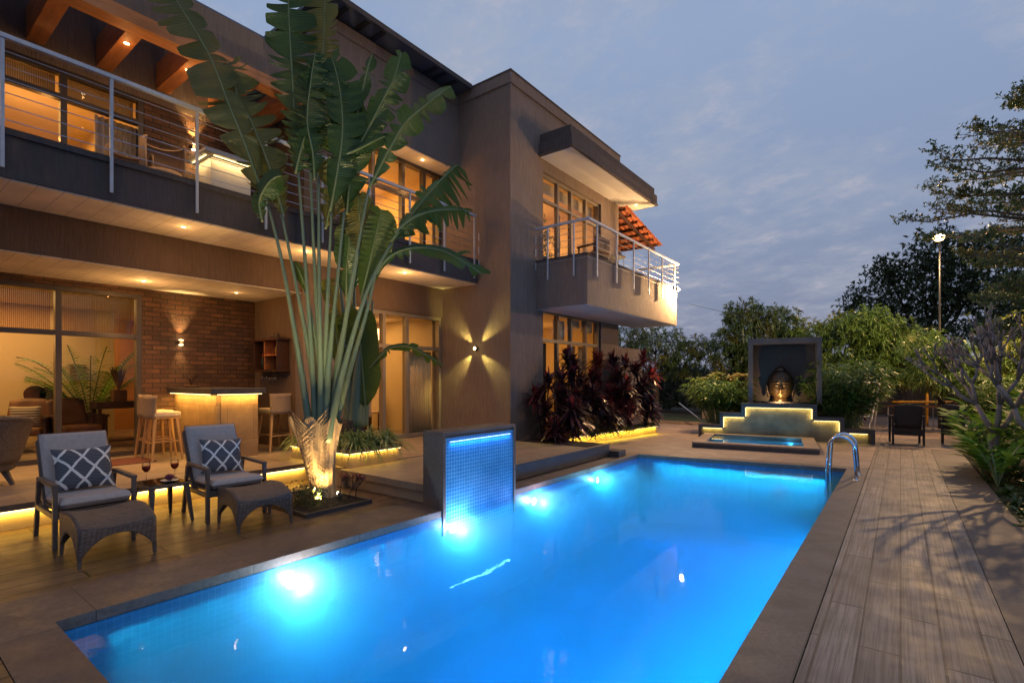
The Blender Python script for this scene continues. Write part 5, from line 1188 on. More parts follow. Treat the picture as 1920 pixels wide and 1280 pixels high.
# green stalk bases: fan of overlapping channels
stalks = [   # bottom (u,z), mid, leaf base ; w depth ; radii
 ([(590, 850), (568, 700), (532, 500), (503, 385)], -.06, .075), ([(598, 850), (585, 700), (556, 540), (528, 402)], .03, .075),
 ([(596, 845), (588, 700), (572, 480), (558, 300)], -.02, .072), ([(604, 845), (600, 700), (588, 480), (581, 288)], .05, .072),
 ([(606, 845), (604, 700), (600, 500), (598, 330)], -.07, .07), ([(610, 845), (610, 690), (616, 520), (622, 396)], .0, .07),
 ([(612, 845), (618, 690), (632, 540), (646, 396)], -.04, .07), ([(614, 830), (632, 700), (664, 500), (692, 352)], .03, .07),
 ([(618, 828), (645, 700), (690, 545), (735, 455)], -.07, .07), ([(612, 830), (626, 700), (655, 560), (672, 470)], .09, .055),
 ([(600, 850), (596, 700), (583, 600), (572, 545)], .1, .04), ([(616, 828), (650, 705), (685, 590), (704, 512)], .08, .05)]
for i, (pts, w, r0) in enumerate(stalks):
    P = resample([fan(u, z, w*(1-.3*j)) for j, (u, z) in enumerate(pts)], 20)
    vs = []
    MB().tube(P, [.044*(1-k/20)**2.0+.020+(-.004*k/20) for k in range(21)], 9).build('stalk', 'stalk', palm, True)
F = lambda L, w=0: [fan(u, z, w) for u, z in L]
blade(F([(503, 385), (470, 290), (436, 205), (398, 110), (345, 20), (290, -70)], -.06), 34, 46, .35, -.6, 9, 'rav_y', palm, seed=3)
blade(F([(528, 402), (505, 320), (470, 230), (440, 170), (425, 110)], .05), 52, 38, .5, .2, 14, 'rav_y', palm, seed=8, tipw=.4)
blade(F([(558, 310), (552, 200), (545, 90), (538, -60), (535, -160)], .0), 50, 42, .3, -.4, 14, 'rav', palm, seed=5)
blade(F([(581, 300), (590, 200), (600, 100), (604, 0), (600, -120)], .1), 30, 60, -.1, .2, 12, 'rav_y', palm, seed=12)
blade(F([(560, 330), (575, 270), (590, 240), (600, 180), (612, 130)], -.1), 56, 44, .4, -.2, 14, 'rav', palm, seed=14)
blade(F([(598, 345), (596, 300), (585, 235), (592, 160), (600, 110)], -.15), 30, 34, .2, .5, 9, 'rav', palm, seed=16)
blade(F([(622, 396), (634, 330), (645, 250), (640, 170), (625, 110)], -.05), 42, 28, .25, -.4, 4, 'rav', palm, seed=21, tipw=.12, sag=.1)
blade(F([(646, 396), (650, 330), (648, 270), (640, 200), (640, 150)], .1), 45, 26, .1, -.2, 2, 'rav', palm, seed=22, tipw=.2)
blade(F([(600, 420), (618, 330), (625, 250), (628, 180)], .2), 52, 40, .1, -.1, 5, 'rav_y', palm, seed=23)
blade(F([(692, 352), (730, 280), (760, 230), (800, 195), (846, 160)], .0), 26, 34, .5, .2, 5, 'rav', palm, seed=31)
blade(F([(655, 300), (690, 235), (718, 180), (738, 140), (752, 92)], .05), 28, 36, .3, .4, 4, 'rav', palm, seed=33)
blade(F([(655, 270), (668, 190), (678, 150), (688, 110), (695, 88)], .1), 13, 16, .7, .6, 2, 'rav', palm, seed=35)
blade(F([(646, 290), (680, 275), (705, 262), (722, 255)], .0), 12, 18, .2, .4, 0, 'rav', palm, seed=36)
blade(F([(735, 455), (775, 405), (815, 355), (850, 320), (862, 312)], -.06), 38, 40, .3, .5, 9, 'rav', palm, seed=41, sag=.6)
blade(F([(745, 440), (780, 412), (820, 400), (860, 398), (882, 402)], -.12), 18, 24, .5, .3, 6, 'rav', palm, seed=43, sag=.6)
blade(F([(704, 512), (730, 478), (775, 462), (830, 468), (880, 495), (905, 512)], .05), 14, 34, 1.0, .3, 4, 'rav', palm, seed=44, sag=.6)
blade(F([(672, 560), (688, 490), (702, 430), (712, 386)], .12), 34, 26, .1, -.2, 1, 'rav_l', palm, seed=51, tipw=.5)
blade(F([(672, 475), (672, 430), (668, 400), (665, 355)], .16), 30, 34, .1, .1, 1, 'rav_y', palm, seed=52, tipw=.3)
blade(F([(640, 560), (640, 500), (645, 440), (640, 400)], .22), 36, 30, .1, .1, 1, 'rav', palm, seed=53, tipw=.3)
blade(F([(572, 548), (562, 520), (553, 500), (545, 488)], .1), 8, 12, .2, .2, 0, 'rav_l', palm, seed=54)
blade(F([(500, 420), (495, 380), (515, 345), (535, 335)], -.12), 20, 26, .6, .4, 2, 'rav', palm, seed=55)
# second, smaller palm in the planter
PB2 = Vector((-6.95, 4.95, .4)); D2 = 8.05
def fan2(u, z, w=0): return PB2*Vector((1, 1, 0)) if False else Vector((PB2.x, PB2.y, 0)) + rv*((u-655)*D2/960) + fv*w + Vector((0, 0, 1.55+(710-z)*D2/960))
palm2 = thing('fan_palm', 'smaller fan palm with broad olive leaf rising from the stone planter', 'palm tree', tuple(PB2))
F2 = lambda L, w=0: [fan2(u, z, w) for u, z in L]
for pts, w in (([(655, 800), (648, 700), (640, 600), (630, 520)], 0), ([(658, 800), (656, 700), (655, 600), (655, 500)], .1), ([(662, 800), (668, 700), (676, 640), (684, 560)], -.05), ([(665, 800), (672, 740), (684, 700), (695, 690)], .02), ([(652, 800), (640, 720), (630, 640), (622, 590)], .06), ([(668, 800), (676, 720), (685, 640), (690, 560)], .12)):
    P = resample(F2(pts, w), 16); MB().tube(P, [.10*(1-k/16)**1.3+.018 for k in range(17)], 8).build('stalk', 'stalk', palm2, True)
MB().tube([PB2, PB2+Vector((0, 0, .25)), PB2+Vector((0, 0, .5))], [.16, .2, .17], 12).build('trunk', 'bark_d', palm2, True)
blade(F2([(684, 765), (678, 690), (672, 620), (668, 580)], -.1), 34, 40, .1, .1, 0, 'rav_l', palm2, seed=61, d=D2, tipw=.3, round_=.25)
blade(F2([(680, 560), (685, 480), (690, 420), (692, 380)], .05), 26, 30, .1, -.1, 1, 'rav_l', palm2, seed=62, d=D2, tipw=.4)
blade(F2([(655, 520), (655, 450), (650, 400), (648, 350)], .15), 30, 30, .1, .1, 2, 'rav', palm2, seed=63, d=D2)
blade(F2([(692, 690), (725, 655), (765, 650), (805, 670), (828, 686)], -.1), 10, 14, .9, .4, 5, 'rav_l', palm2, seed=64, d=D2, sag=.6)
blade(F2([(630, 620), (622, 580), (610, 540), (604, 515)], .1), 16, 20, .2, .2, 1, 'rav_y', palm2, seed=65, d=D2)
blade(F2([(640, 700), (632, 660), (625, 620), (620, 590)], -.05), 16, 20, .2, .2, 0, 'rav_l', palm2, seed=66, d=D2)

# ---- strap-leaved clumps
def clump(c, n, L, W_, spread, droop, rise=1.0, nseg=5, jit=.05, z0=0.0, g=rng):
    a = g.uniform(0, 2*np.pi, n); e = g.uniform(*spread, n)
    D = np.stack([np.cos(a)*np.cos(e), np.sin(a)*np.cos(e), np.sin(e)*rise], 1)
    P = np.array(c)[None] + np.stack([np.cos(a)*jit*g.random(n), np.sin(a)*jit*g.random(n), g.uniform(0, z0+1e-6, n)], 1)
    return leaf_arrays(P, D, g.uniform(.65, 1, n)*L, g.uniform(.7, 1, n)*W_, droop*g.uniform(.7, 1.3, n), nseg, roll=.12, g=g)
M['spider'] = leafm('spider_plant_leaf', (.28, .36, .13), (.16, .25, .07), (.50, .52, .26), 9, .45, .35)
sp = [(-7.72, 4.62), (-7.45, 4.6), (-7.2, 4.75), (-6.98, 4.58), (-6.72, 4.62), (-6.5, 4.68), (-6.55, 4.95), (-6.45, 5.2), (-6.85, 5.15), (-7.5, 5.1)]
spl = ['spider plant at the left end of the stone planter', 'spider plant behind the palm trunk in the stone planter', None, None, 'spider plant in the front row of the planter, right of the palm trunk', 'spider plant hanging over the front right corner of the planter', None, 'spider plant at the right end of the planter, nearest the doors', None, None]
sn_ = iter(['spider plant just right of the palm trunk, second in the front row', 'spider plant in the middle of the planter front row', 'spider plant behind the front right corner of the planter', 'spider plant at the back beside the second palm', 'spider plant at the back left of the stone planter', 'spider plant deep in the planter shade'])
for i, (x, y) in enumerate(sp):
    lb = spl[i] or next(sn_)
    o = thing('spider_plant', lb, 'potted plant', (x, y, .46), 0, 'spider plants in the stone planter', False)
    mesh_np('leaves', [clump((0, 0, .02), 150, .66, .027, (.45, 1.5), .85, nseg=7, jit=.06, z0=.12)], 'spider', o, True)
# ---- dracaenas (dark red)
M['drac'] = leafm('dark_red_leaf', (.040, .014, .022), (.022, .012, .018), (.16, .02, .03), 2.4, .34, .22, .6)
M['drac_r'] = leafm('bright_red_leaf', (.28, .03, .035), (.14, .025, .03), (.20, .12, .06), 3.5, .34, .35, .6)
def dracaena(x, y, z, h, label, mat='drac', heads=None, base=.0, grp='dark red-leaved plants in the long bed'):
    o = thing('dracaena', label, 'shrub', (x, y, z), 0, grp, False)
    heads = heads or [(random.uniform(-.18, .18), random.uniform(-.18, .18), h*f) for f in (1, .75, .5)]
    st_ = MB(); ch = []; top = []
    for k, (hx, hy, hz) in enumerate(heads):
        st_.tube([(0, 0, 0), (hx*.5, hy*.5, hz*.5), (hx, hy, hz)], [.02, .016, .012], 6)
        ch.append(clump((hx, hy, hz-.12), 64, .52, .075, (-.25, 1.35), .42, nseg=5, jit=.02, z0=.22))
        top.append(clump((hx, hy, hz+.03), 9, .42, .06, (1.0, 1.5), .1, nseg=4, jit=.01, z0=.05))
    st_.build('stem', 'bark_d', o, True); mesh_np('leaves', ch, mat, o, True); mesh_np('young_leaves', top, 'drac_r', o, True); return o
spec = [(-5.75, 8.95, .25, .28, 'low dark red plant with striped leaves right behind the mosaic wall', 'drac'),
        (-6.15, 9.2, .25, 1.15, None, 'drac'), (-5.55, 9.45, .22, .62, None, 'drac'), (-6.1, 9.75, .22, 1.2, None, 'drac'), (-5.85, 10.1, .22, .85, None, 'drac'),
        (-6.15, 10.4, .22, 1.75, 'tallest dark red plant in front of the ground floor window', 'drac'), (-5.75, 10.8, .22, .9, None, 'drac'), (-6.1, 11.2, .22, 1.3, None, 'drac'), (-5.8, 11.5, .22, .6, None, 'drac'),
        (-6.15, 11.9, .22, 1.75, None, 'drac'), (-5.7, 12.1, .22, 1.1, None, 'drac'), (-6.05, 12.6, .22, 1.75, None, 'drac'), (-5.7, 12.9, .22, .7, None, 'drac'), (-5.95, 13.2, .22, 1.5, None, 'drac'),
        (-5.65, 13.6, .22, 1.1, 'dark red plant with pale pink lower leaves at the right end of the bed', 'drac'), (-5.8, 13.9, .22, 1.85, 'red-topped plant standing highest at the right end of the bed', 'drac_r'), (-5.6, 14.1, .22, .5, None, 'drac'), (-6.3, 13.3, .22, 1.7, None, 'drac'), (-6.3, 11.0, .22, 1.6, None, 'drac')]
dn_ = iter(['dark red plant in the back row beside the tower corner', 'second low dark plant from the mosaic wall, in the front row of the long bed', 'dark red plant in the back row under the left edge of the ground floor window', 'middle-height dark red plant in front of the first window panes', 'dark red plant just right of the tallest one, front row', 'tall dark red plant beneath the second window pane', 'shortest dark red plant in the middle of the front row', 'tall dark red plant beneath the last window pane, back row', "dark red plant halfway along the long bed, front row above the gold strip's left end", 'tall dark red plant before the bare wall right of the window', 'low dark red plant above the middle of the gold strip', 'dark red plant third from the right end of the long bed', 'lowest dark red plant at the far right tip of the long bed', 'dark red plant hard against the wall behind the red-topped plant', 'dark red plant hard against the window behind the tallest one'])
for i, (x, y, z, h, lb, mt_) in enumerate(spec): dracaena(x, y, z, h, lb or next(dn_), mt_)
M['fern'] = leafm('low_green_strap', (.03, .055, .02), (.02, .04, .015), (.10, .12, .05), 7, .45, .3)
ch = [clump((random.uniform(-6.2, -5.62)+.05*(y-9.5)*.6, y, .22), 34, .38, .024, (.2, 1.3), .6, nseg=4, g=rng) for y in np.arange(9.3, 14.0, .16)]
tag(mesh_np('ground_cover', ch, 'fern', None, True), 'low strappy green plants along the front of the long bed', 'ground cover', None, 'stuff')

# ---- trees: rosettes of drooping leaves over lobed crowns on real limbs
def lobes_pts(lobes, n, g, shell=.55):
    w = np.array([l[3]*l[4]*l[5] for l in lobes])**.67; w = w/w.sum(); idx = g.choice(len(lobes), n, p=w)
    L = np.array(lobes)[idx]; d_ = g.normal(size=(n, 3)); d_ /= np.linalg.norm(d_, axis=1, keepdims=True)
    r_ = (shell + (1-shell)*g.random(n)**.6)*(1+.10*g.normal(size=n))
    return L[:, :3] + d_*r_[:, None]*L[:, 3:], d_
def rosettes(P, D, k, L, W_, droop, g, up=.25, nseg=2):
    n = len(P); Pk = np.repeat(P, k, 0); Dk = np.repeat(D, k, 0)
    d_ = Dk*.55 + g.normal(0, .62, (n*k, 3)); d_[:, 2] += up - .15
    return leaf_arrays(Pk + g.normal(0, L*.12, (n*k, 3)), d_, g.uniform(.6, 1.1, n*k)*L, g.uniform(.7, 1.1, n*k)*W_, droop, nseg, roll=.5, g=g)
def tree(name, label, loc, trunk_h, lobes, n, k, L, W_, mat, droop=.5, bark='bark_d', r0=.14, seed=1, grp=None, extra=None, shell=.5, nseg=2):
    g = np.random.default_rng(seed); o = thing(name, label, 'tree', loc, 0, grp, False)
    m = MB(); m.tube([(0, 0, -.1), (.04, .02, trunk_h*.5), (0, 0, trunk_h)], [r0, r0*.8, r0*.65], 9)
    for l in lobes:
        c = Vector(l[:3]); s_ = Vector((0, 0, trunk_h*.9)); m_ = (s_+c)/2 + Vector((g.normal()*.2, g.normal()*.2, -.15))
        m.tube([s_, m_, c], [r0*.5, r0*.3, r0*.12], 6)
        for q in range(5):
            e = c + Vector(g.normal(0, .45, 3))*0.8*l[3]; m.tube([m_.lerp(c, .6), (c+e)/2, e], [r0*.16, r0*.1, .006], 5)
    m.build('trunk', bark, o, True)
    P, D = lobes_pts(lobes, n, g, shell)
    mesh_np('crown', [rosettes(P, D, k, L, W_, droop, g, nseg=nseg)], mat, o); return o
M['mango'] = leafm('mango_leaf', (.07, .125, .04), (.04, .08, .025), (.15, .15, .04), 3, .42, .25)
M['mango_b'] = leafm('mango_leaf_lit', (.14, .235, .045), (.07, .14, .03), (.34, .28, .05), 1.6, .42, .35)  # brighter copy of the mango leaf, lamp light put into its colour
M['dark_leaf'] = leafm('dark_small_leaf', (.05, .08, .035), (.03, .052, .022), None, 2, .5, .2)
M['term'] = leafm('terminalia_leaf', (.085, .14, .05), (.055, .10, .035), (.20, .18, .05), 2, .45, .25)
M['bamboo'] = leafm('bamboo_palm_leaf', (.13, .225, .045), (.07, .145, .03), (.26, .30, .07), 3, .4, .35)
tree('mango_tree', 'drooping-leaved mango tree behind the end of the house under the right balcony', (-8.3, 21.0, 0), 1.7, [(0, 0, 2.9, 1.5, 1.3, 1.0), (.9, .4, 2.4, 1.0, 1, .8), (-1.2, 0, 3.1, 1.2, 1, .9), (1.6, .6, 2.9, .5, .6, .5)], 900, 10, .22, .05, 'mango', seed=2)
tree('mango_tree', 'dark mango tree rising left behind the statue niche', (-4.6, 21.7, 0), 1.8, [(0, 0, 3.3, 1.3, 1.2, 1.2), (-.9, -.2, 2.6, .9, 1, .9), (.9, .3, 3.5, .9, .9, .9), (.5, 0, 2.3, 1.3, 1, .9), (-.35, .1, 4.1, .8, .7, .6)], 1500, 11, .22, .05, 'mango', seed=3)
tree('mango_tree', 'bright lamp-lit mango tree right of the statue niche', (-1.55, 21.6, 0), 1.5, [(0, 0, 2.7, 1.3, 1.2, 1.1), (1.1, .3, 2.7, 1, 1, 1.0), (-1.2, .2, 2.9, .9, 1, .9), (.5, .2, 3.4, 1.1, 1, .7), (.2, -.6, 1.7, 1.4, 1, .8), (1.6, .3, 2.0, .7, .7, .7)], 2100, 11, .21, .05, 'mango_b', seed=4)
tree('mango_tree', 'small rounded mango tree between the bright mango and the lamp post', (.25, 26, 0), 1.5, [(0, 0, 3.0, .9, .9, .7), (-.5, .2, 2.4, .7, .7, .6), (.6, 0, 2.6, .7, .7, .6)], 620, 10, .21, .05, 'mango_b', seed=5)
tree('tall_tree', 'tall dark fine-leaved tree behind the starry lamp post', (1.0, 36, 0), 3.5, [(0, 0, 6.3, 2.2, 2.2, 1.6), (-2.6, -.5, 5.4, 1.6, 1.6, 1.7), (2.2, .5, 6.6, 2.2, 2, 1.6), (.6, 0, 8.4, 1.7, 1.7, 1.3), (-1.6, 0, 7.6, 1.1, 1.1, .9), (3.0, 1, 8.6, 1.6, 1.4, 1.0), (0, 0, 4, 3, 2.5, 1.4), (4.5, 1, 5.2, 2.6, 2.2, 2)], 4200, 8, .26, .10, 'dark_leaf', seed=6, r0=.28, shell=.25, droop=.2)
tree('tall_tree', 'dark tree mass at the right edge behind the layered tree', (5.2, 25, 0), 2.5, [(0, 0, 4.6, 2.1, 2, 1.7), (-1.6, 0, 3.2, 1.6, 1.4, 1.5), (1.6, 0, 3.4, 2, 2, 2), (-.6, 0, 6.0, 1.3, 1.3, .9)], 2400, 9, .24, .09, 'dark_leaf', seed=7, r0=.22, shell=.3, droop=.25)
tree('garden_tree', 'olive-lit small tree in front of the lamp post foot', (1.0, 19.5, 0), .9, [(0, 0, 1.9, .9, .9, .8), (.9, 0, 1.6, .8, .8, .7), (-.4, 0, 2.5, .7, .7, .5)], 620, 10, .20, .04, 'bamboo', seed=8, r0=.06)
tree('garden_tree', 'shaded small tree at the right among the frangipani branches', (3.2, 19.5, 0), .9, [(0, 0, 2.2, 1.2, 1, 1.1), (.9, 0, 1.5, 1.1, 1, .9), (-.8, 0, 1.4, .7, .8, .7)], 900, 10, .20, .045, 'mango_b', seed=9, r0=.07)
# layered terminalia at the right edge
g = np.random.default_rng(21)
tm_ = thing('layered_tree', 'tree with flat layered branches reaching in from the right edge', 'tree', (2.35, 13.0, 0), 0, None, False)
m = MB(); m.tube([(0, 0, -.1), (.05, 0, 3), (0, .05, 6.6)], [.12, .09, .04], 9)
tiers = [(6.65, .75), (5.55, 2.25), (4.55, 2.7), (3.85, 1.95), (3.1, 1.5), (2.45, 1.3), (6.1, 1.3), (5.0, 1.9)]
Pl = []; Dl = []
for z, L_ in tiers:
    nb_ = 10
    for q in range(nb_):
        a = 2*math.pi*q/nb_ + g.uniform(-.3, .3) + z; ln = L_*g.uniform(.75, 1.05)
        pts = [Vector((0, 0, z-.35))]; 
        for s in (.3, .6, .85, 1.0): pts.append(Vector((math.cos(a+.15*g.normal()*s)*ln*s, math.sin(a+.15*g.normal()*s)*ln*s, z-.35+.38*s**.7+g.normal()*.03)))
        m.tube(pts, [.035, .026, .018, .010, .004], 6)
        for s in np.arange(.18, 1.0, .07):
            i = min(int(s*4), 3); c = pts[i].lerp(pts[i+1], s*4-i)
            for sd in (-1, 1):
                tl_ = .42*(1-s*.55)*g.uniform(.6, 1.2); b_ = a+sd*g.uniform(.7, 1.2); e = c + Vector((math.cos(b_)*tl_, math.sin(b_)*tl_, g.uniform(.0, .14)))
                m.tube([c, (c+e)/2+Vector((0, 0, .02)), e], [.007, .005, .003], 4, False)
                for w_ in np.linspace(.25, 1.05, 6):
                    p = c.lerp(e, w_); Pl.append(p + Vector(g.normal(0, .03, 3))); Dl.append((math.cos(b_)*.3, math.sin(b_)*.3, .5))
m.build('trunk', 'bark_g', tm_, True)
mesh_np('crown', [rosettes(np.array(Pl), np.array(Dl), 5, .075, .03, .1, g, .3)], 'term', tm_)
# bamboo palms beside the niche
def bamboo(loc, label, n, h, rx, ry, seed, mat='bamboo'):
    g = np.random.default_rng(seed); o = thing('bamboo_palm', label, 'shrub', loc, 0, None, False); m = MB(); ch = []
    for k in range(n):
        a = g.uniform(0, 6.28); r_ = g.uniform(0, 1)**.5; hh = h*g.uniform(.45, 1); bx, by = r_*rx*.35*math.cos(a), r_*ry*.35*math.sin(a); ex, ey = r_*rx*math.cos(a), r_*ry*math.sin(a)
        m.tube([(bx, by, 0), ((bx*.6+ex*.4), (by*.6+ey*.4), hh*.6), (ex, ey, hh)], [.012, .009, .004], 5, False)
        for s in (.55, .75, .9, 1.0):
            c = np.array([bx+(ex-bx)*s**1.5, by+(ey-by)*s**1.5, hh*s]); nn = 9; aa = g.uniform(0, 6.28, nn)
            D = np.stack([np.cos(aa), np.sin(aa), g.uniform(-.2, .8, nn)], 1) + np.array([math.cos(a)*.5, math.sin(a)*.5, 0])
            ch.append(leaf_arrays(np.repeat(c[None], nn, 0), D, g.uniform(.2, .36, nn), .032, .35, 3, roll=.3, g=g))
    m.build('stem', 'rib', o); mesh_np('leaves', ch, mat, o, True)
bx_, by_, _ = FT(.35, 1.0); bamboo((bx_, by_, .3), 'bright feathery bamboo palm on the left shoulder of the fountain', 85, 1.25, .95, .6, 31)
bx_, by_, _ = FT(3.25, .75); bamboo((bx_, by_, .2), 'broad feathery bamboo palm on the right shoulder of the fountain', 130, 1.75, .95, .7, 32)
bamboo((1.75, 17.0, 0), 'feathery plant behind the rattan chairs', 60, 1.7, .6, .6, 33)
# leafy frangipani left of the niche
def branchy(o, base, mat, levels, L0, r0, g, spread=.55, tips=None, up=.5, nch=(2, 3)):
    m = MB(); T_ = []
    def rec(p, d_, L_, r_, lv_):
        e = p + d_*L_; md = (p+e)/2 + Vector(g.normal(0, L_*.05, 3)); m.tube([p, md, e], [r_, r_*.88, r_*.78], 7)
        if lv_ == 0: T_.append((e, d_)); return
        for q in range(g.integers(nch[0], nch[1]+1)):
            ax = Vector(g.normal(0, 1, 3)).normalized(); nd = (d_ + ax*spread + Vector((0, 0, up*.3))); nd.z = max(nd.z, .6); nd = nd.normalized()
            rec(e, nd, L_*g.uniform(.62, .9), r_*.74, lv_-1)
    for b_, d_ in base: rec(Vector(b_), Vector(d_).normalized(), L0, r0, levels)
    m.build('trunk', mat, o, True); return T_
g = np.random.default_rng(5); fx, fy, _ = FT(.75, 1.5)
o = thing('frangipani', 'leafy frangipani with pale rosettes left of the statue niche', 'tree', (fx, fy, 0), 0, None, False)
T_ = branchy(o, [((0, 0, 0), (0, 0, 1)), ((.1, 0, 0), (.5, -.1, 1)), ((0, 0, 0), (-.5, 0, 1))], 'bark_g', 3, .62, .045, g, .5)
ch = [leaf_arrays(np.repeat(np.array(e)[None], 13, 0), np.stack([np.cos(np.arange(13)*2.4), np.sin(np.arange(13)*2.4), g.uniform(-.1, .7, 13)], 1), g.uniform(.18, .30, 13), .075, .25, 3, roll=.2, g=g) for e, d_ in T_]
M['frleaf'] = leafm('frangipani_leaf', (.22, .24, .07), (.14, .18, .05), (.36, .26, .10), 4, .4, .35); mesh_np('leaves', ch, 'frleaf', o, True)
# bare frangipanis at the deck edge
M['fbark'] = pm('frangipani_bark', (.27, .22, .20), (.17, .135, .12), 7, .75, 30, .6, .008)
for i, (x, y, lb, sd) in enumerate(((1.22, 10.9, 'bare-branched frangipani with forked grey trunk nearer the rattan chairs', 8), (1.55, 10.5, 'bare-branched frangipani closest to the right edge of the picture', 14))):
    g = np.random.default_rng(sd); o = thing('frangipani', lb, 'tree', (x, y, -.03), 0, 'bare frangipani trees beside the deck', False)
    T_ = branchy(o, [((0, 0, 0), (-.08+.1*i, -.05, 1))], 'fbark', 0, .72, .075, g)
    e0 = T_[0][0]
    m_ = [c for c in kids(o)][0]
    T_ = branchy(o, [(e0, (-.55, .1, 1.2)), (e0, (.1, -.35, 1.2)), (e0, (.6, .3, 1))] if i == 0 else [(e0, (-.5, -.1, .9)), (e0, (.35, .1, 1)), (e0, (.1, .5, .9))], 'fbark', 5, .50, .042, g, .46, up=.5, nch=(2, 3))
    ch = [leaf_arrays(np.repeat(np.array(e)[None], 3, 0), g.normal(0, 1, (3, 3))+np.array([0, 0, 1.0]), .12, .035, .3, 3, roll=.2, g=g) for k_, (e, d_) in enumerate(T_) if k_ % 9 == 0]
    mesh_np('leaves', ch, 'frleaf', o, True)
# broad-leaved ginger plants and ground cover along the deck
M['ginger'] = leafm('ginger_leaf', (.22, .38, .05), (.11, .23, .035), (.32, .40, .08), 3, .6, .4, .2)
gs = [(1.14, 10.35, .7, 'leafy bright green plant lowest at the deck edge, in front of the frangipani trunks'), (1.08, 11.5, .95, 'bright green plant spreading over the deck edge beside the left frangipani trunk'), (1.12, 11.9, .95, None), (1.18, 12.6, 1.15, 'bright green broad-leaved plant leaning over the deck corner by the rattan chairs'), (1.6, 12.4, 1.35, None), (1.2, 11.2, .8, 'bright green broad-leaved plant reaching lowest over the deck edge'), (2.1, 11.6, 1.5, None), (1.9, 13.4, 1.5, None), (2.4, 10.6, 1.5, None), (1.8, 11.0, 1.2, None), (2.7, 12.2, 1.7, None), (2.3, 9.6, 1.1, None)]
gn_ = iter(['low bright green plant at the foot of the left frangipani', 'tall green plant behind the left frangipani', 'tallest green plant between the two frangipani trunks', 'green plant rising behind the second rattan chair', 'tall green plant right of the right frangipani, cut by the picture edge', 'green plant close behind the right frangipani trunk', 'tall green plant farthest back against the dark shrubs', 'green plant lowest at the right edge of the picture'])
for x, y, h, lb in gs:
    lb = lb or next(gn_)
    o = thing('ginger_plant', lb or 'tall broad-leaved green plant in the thicket behind the bare frangipanis', 'plant', (x, y, -.03), 0, 'broad-leaved green plants beside the deck', False)
    ch = []; m = MB()
    for k in range(9):
        a = rng.uniform(0, 6.28); ln = h*rng.uniform(.6, 1); tx, ty = math.cos(a)*ln*.45, math.sin(a)*ln*.45; m.tube([(0, 0, 0), (tx*.4, ty*.4, ln*.55), (tx, ty, ln)], [.014, .011, .006], 5, False)
        for s in np.linspace(.3, 1, 7):
            sd = 1 if int(s*20) % 2 else -1; b_ = a + sd*rng.uniform(.6, 1.3)
            ch.append(leaf_arrays([[tx*s**1.5, ty*s**1.5, ln*s]], [[math.cos(b_), math.sin(b_), .75]], rng.uniform(.40, .58), rng.uniform(.09, .13), .35, 6, roll=.15))
    m.build('stem', 'rib', o); mesh_np('leaves', ch, 'ginger', o, True)
ch = [clump((x, y, -.03), 26, .34, .035, (.25, 1.2), .6, nseg=4) for x, y in zip(rng.uniform(1.1, 2.3, 90), rng.uniform(6.2, 11.8, 90))]
ch = [c for c in ch]
tag(mesh_np('ground_cover', ch, leafm('deck_side_strap_leaf', (.045, .09, .02), (.03, .06, .015), (.14, .18, .05), 6, .4, .3), None, True), 'low strappy green plants along the right deck edge', 'ground cover', None, 'stuff')
# hedge and dark shrubs behind the fountain
P = np.stack([rng.uniform(-12, -1.2, 5200), rng.uniform(23.6, 25.5, 5200), rng.uniform(.1, 2.15, 5200)], 1); P[:, 2] += .18*np.sin(P[:, 0]*2.1)
tag(mesh_np('hedge', [rosettes(P, np.tile([0, -.5, .6], (5200, 1)), 7, .14, .06, .2, rng)], 'hedge', None), 'long dark hedge along the back of the garden', 'hedge')
P = np.stack([rng.uniform(-4.0, -.9, 1500), rng.uniform(16.8, 18.0, 1500), rng.uniform(.1, 1.5, 1500)], 1)
tag(mesh_np('hedge', [rosettes(P, np.tile([0, -.5, .6], (1500, 1)), 7, .15, .05, .3, rng)], 'mango', None), 'dark leafy shrubs right behind the fountain and niche', 'hedge')
P = np.stack([rng.uniform(3.2, 9, 2600), rng.uniform(12, 17, 2600), rng.uniform(.0, 3.0, 2600)], 1)
tag(mesh_np('hedge', [rosettes(P, np.tile([-.3, -.5, .6], (2600, 1)), 8, .20, .06, .3, rng)], 'mango', None), 'dense dark shrubs behind the broad-leaved plants at the right edge', 'hedge')
# bed at the palm foot: small shrub and bare twigs
o = thing('small_shrub', 'low fine-leaved shrub at the front left of the palm bed', 'shrub', (-5.72, 3.42, .03), 0, None, False)
P = rng.normal(0, 1, (220, 3))*np.array([.11, .10, .06]) + np.array([0, 0, .1]); mesh_np('leaves', [rosettes(P, np.tile([0, 0, 1.0], (220, 1)), 6, .035, .012, .1, rng)], 'fern', o)
MB().tube([(0, 0, 0), (0, 0, .1)], .008, 5).build('stem', 'bark_d', o)
o = thing('twiggy_shrub', 'nearly bare twiggy shrub at the right end of the palm bed', 'shrub', (-5.55, 3.9, .03), 0, None, False); g = np.random.default_rng(3)
T_ = branchy(o, [((0, 0, 0), (.2, .2, 1)), ((.08, .04, 0), (.3, -.1, 1)), ((-.16, .0, 0), (-.1, 0, 1))], 'bark_d', 3, .12, .007, g, .5)
mesh_np('leaves', [leaf_arrays(np.repeat(np.array(e)[None], 3, 0), g.normal(0, 1, (3, 3)), .03, .012, .1, 2, g=g) for e, d_ in T_], 'drac_r', o)
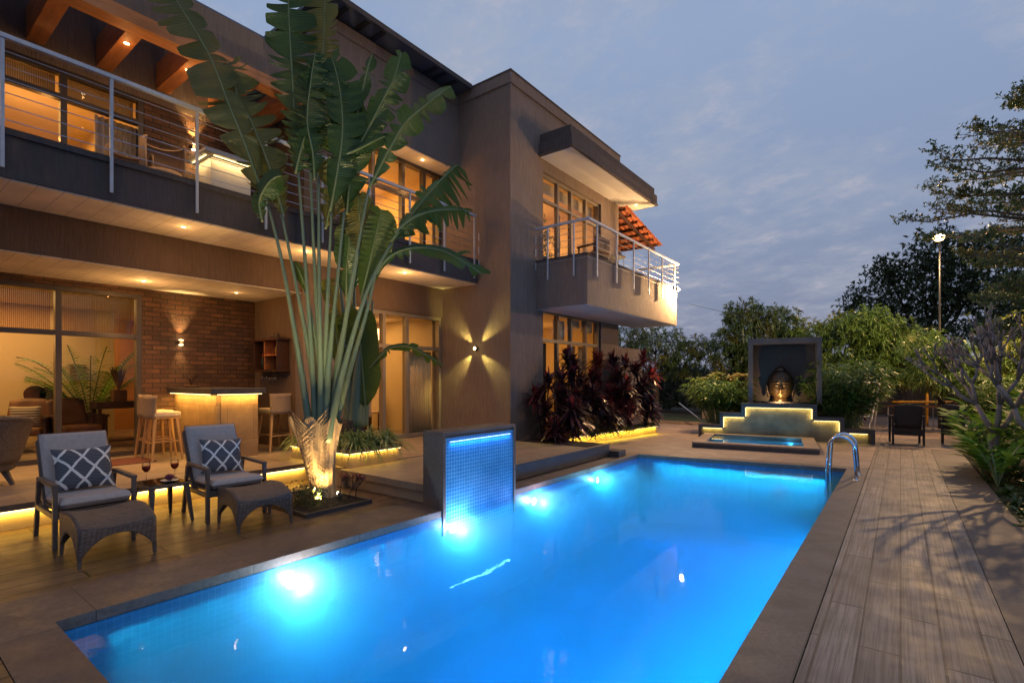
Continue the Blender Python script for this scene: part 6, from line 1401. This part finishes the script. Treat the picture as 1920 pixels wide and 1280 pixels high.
ch = [clump((random.uniform(kx0+.1, kx1-.1), random.uniform(ky0+.08, ky1-.08), .03), 9, .07, .010, (.3, 1.3), .4, nseg=2) for k in range(60)]
tag(mesh_np('ground_cover', ch, 'fern'), 'tufts of small weeds on the soil of the palm bed', 'ground cover', None, 'stuff')
# indoor palm behind the glass
o = thing('indoor_palm', 'feathery green indoor palm glowing behind the glass door', 'palm', (-12.7, 3.0, TZ), 0, None, False); o.scale = (1.35, 1.35, 1.35)
MB().lathe([(0, 0), (.15, 0), (.19, .4), (.17, .4), (.16, .35), (0, .35)], n=18).build('pot', 'granite_dark', o, True); ch = []; m = MB(); g = np.random.default_rng(9)
for k in range(20):
    a = k*2.4; ln = g.uniform(.85, 1.4); e = .45+.5*g.random(); pts = []
    for s in np.linspace(0, 1, 9): pts.append(Vector((math.cos(a)*ln*s*e, math.sin(a)*ln*s*e, .35+ln*s*1.05-.45*ln*s**2.5*e)))
    m.tube(pts, [.012]+[.006]*8, 5, False)
    for i in range(2, 9):
        for q in range(3):
            p = pts[i-1].lerp(pts[i], q/3); d_ = (pts[i]-pts[i-1]).normalized()
            for sd in (-1, 1):
                pr = Vector((-math.sin(a), math.cos(a), 0))*sd; dd = d_*.6+pr*.8; ch.append(leaf_arrays([p], [dd], .30*math.sin(math.pi*min(1, (i+q/3)/9*.8+.15)), .034, .35, 3, roll=.1, g=g))
m.build('stem', 'rib', o); mesh_np('leaves', ch, leafm('indoor_palm_leaf', (.20, .34, .04), (.13, .26, .03), None, 5, .4, .4), o)
o = thing('balcony_plant', 'golden leafy pot plant inside the right balcony window', 'plant', (-6.95, 10.35, 4.2), 0, None, False)
P = rng.normal(0, 1, (120, 3))*np.array([.08, .28, .28]) + np.array([0, 0, .65]); mesh_np('leaves', [rosettes(P, np.tile([0, 0, 1.0], (120, 1)), 6, .13, .03, .2, rng)], 'frleaf', o)
MB().lathe([(0, 0), (.12, 0), (.15, .3), (.13, .3), (0, .28)], n=16).build('pot', 'granite_dark', o, True)
# tidy helper marks
for ob in bpy.data.objects:
    if '_o' in ob: del ob['_o']
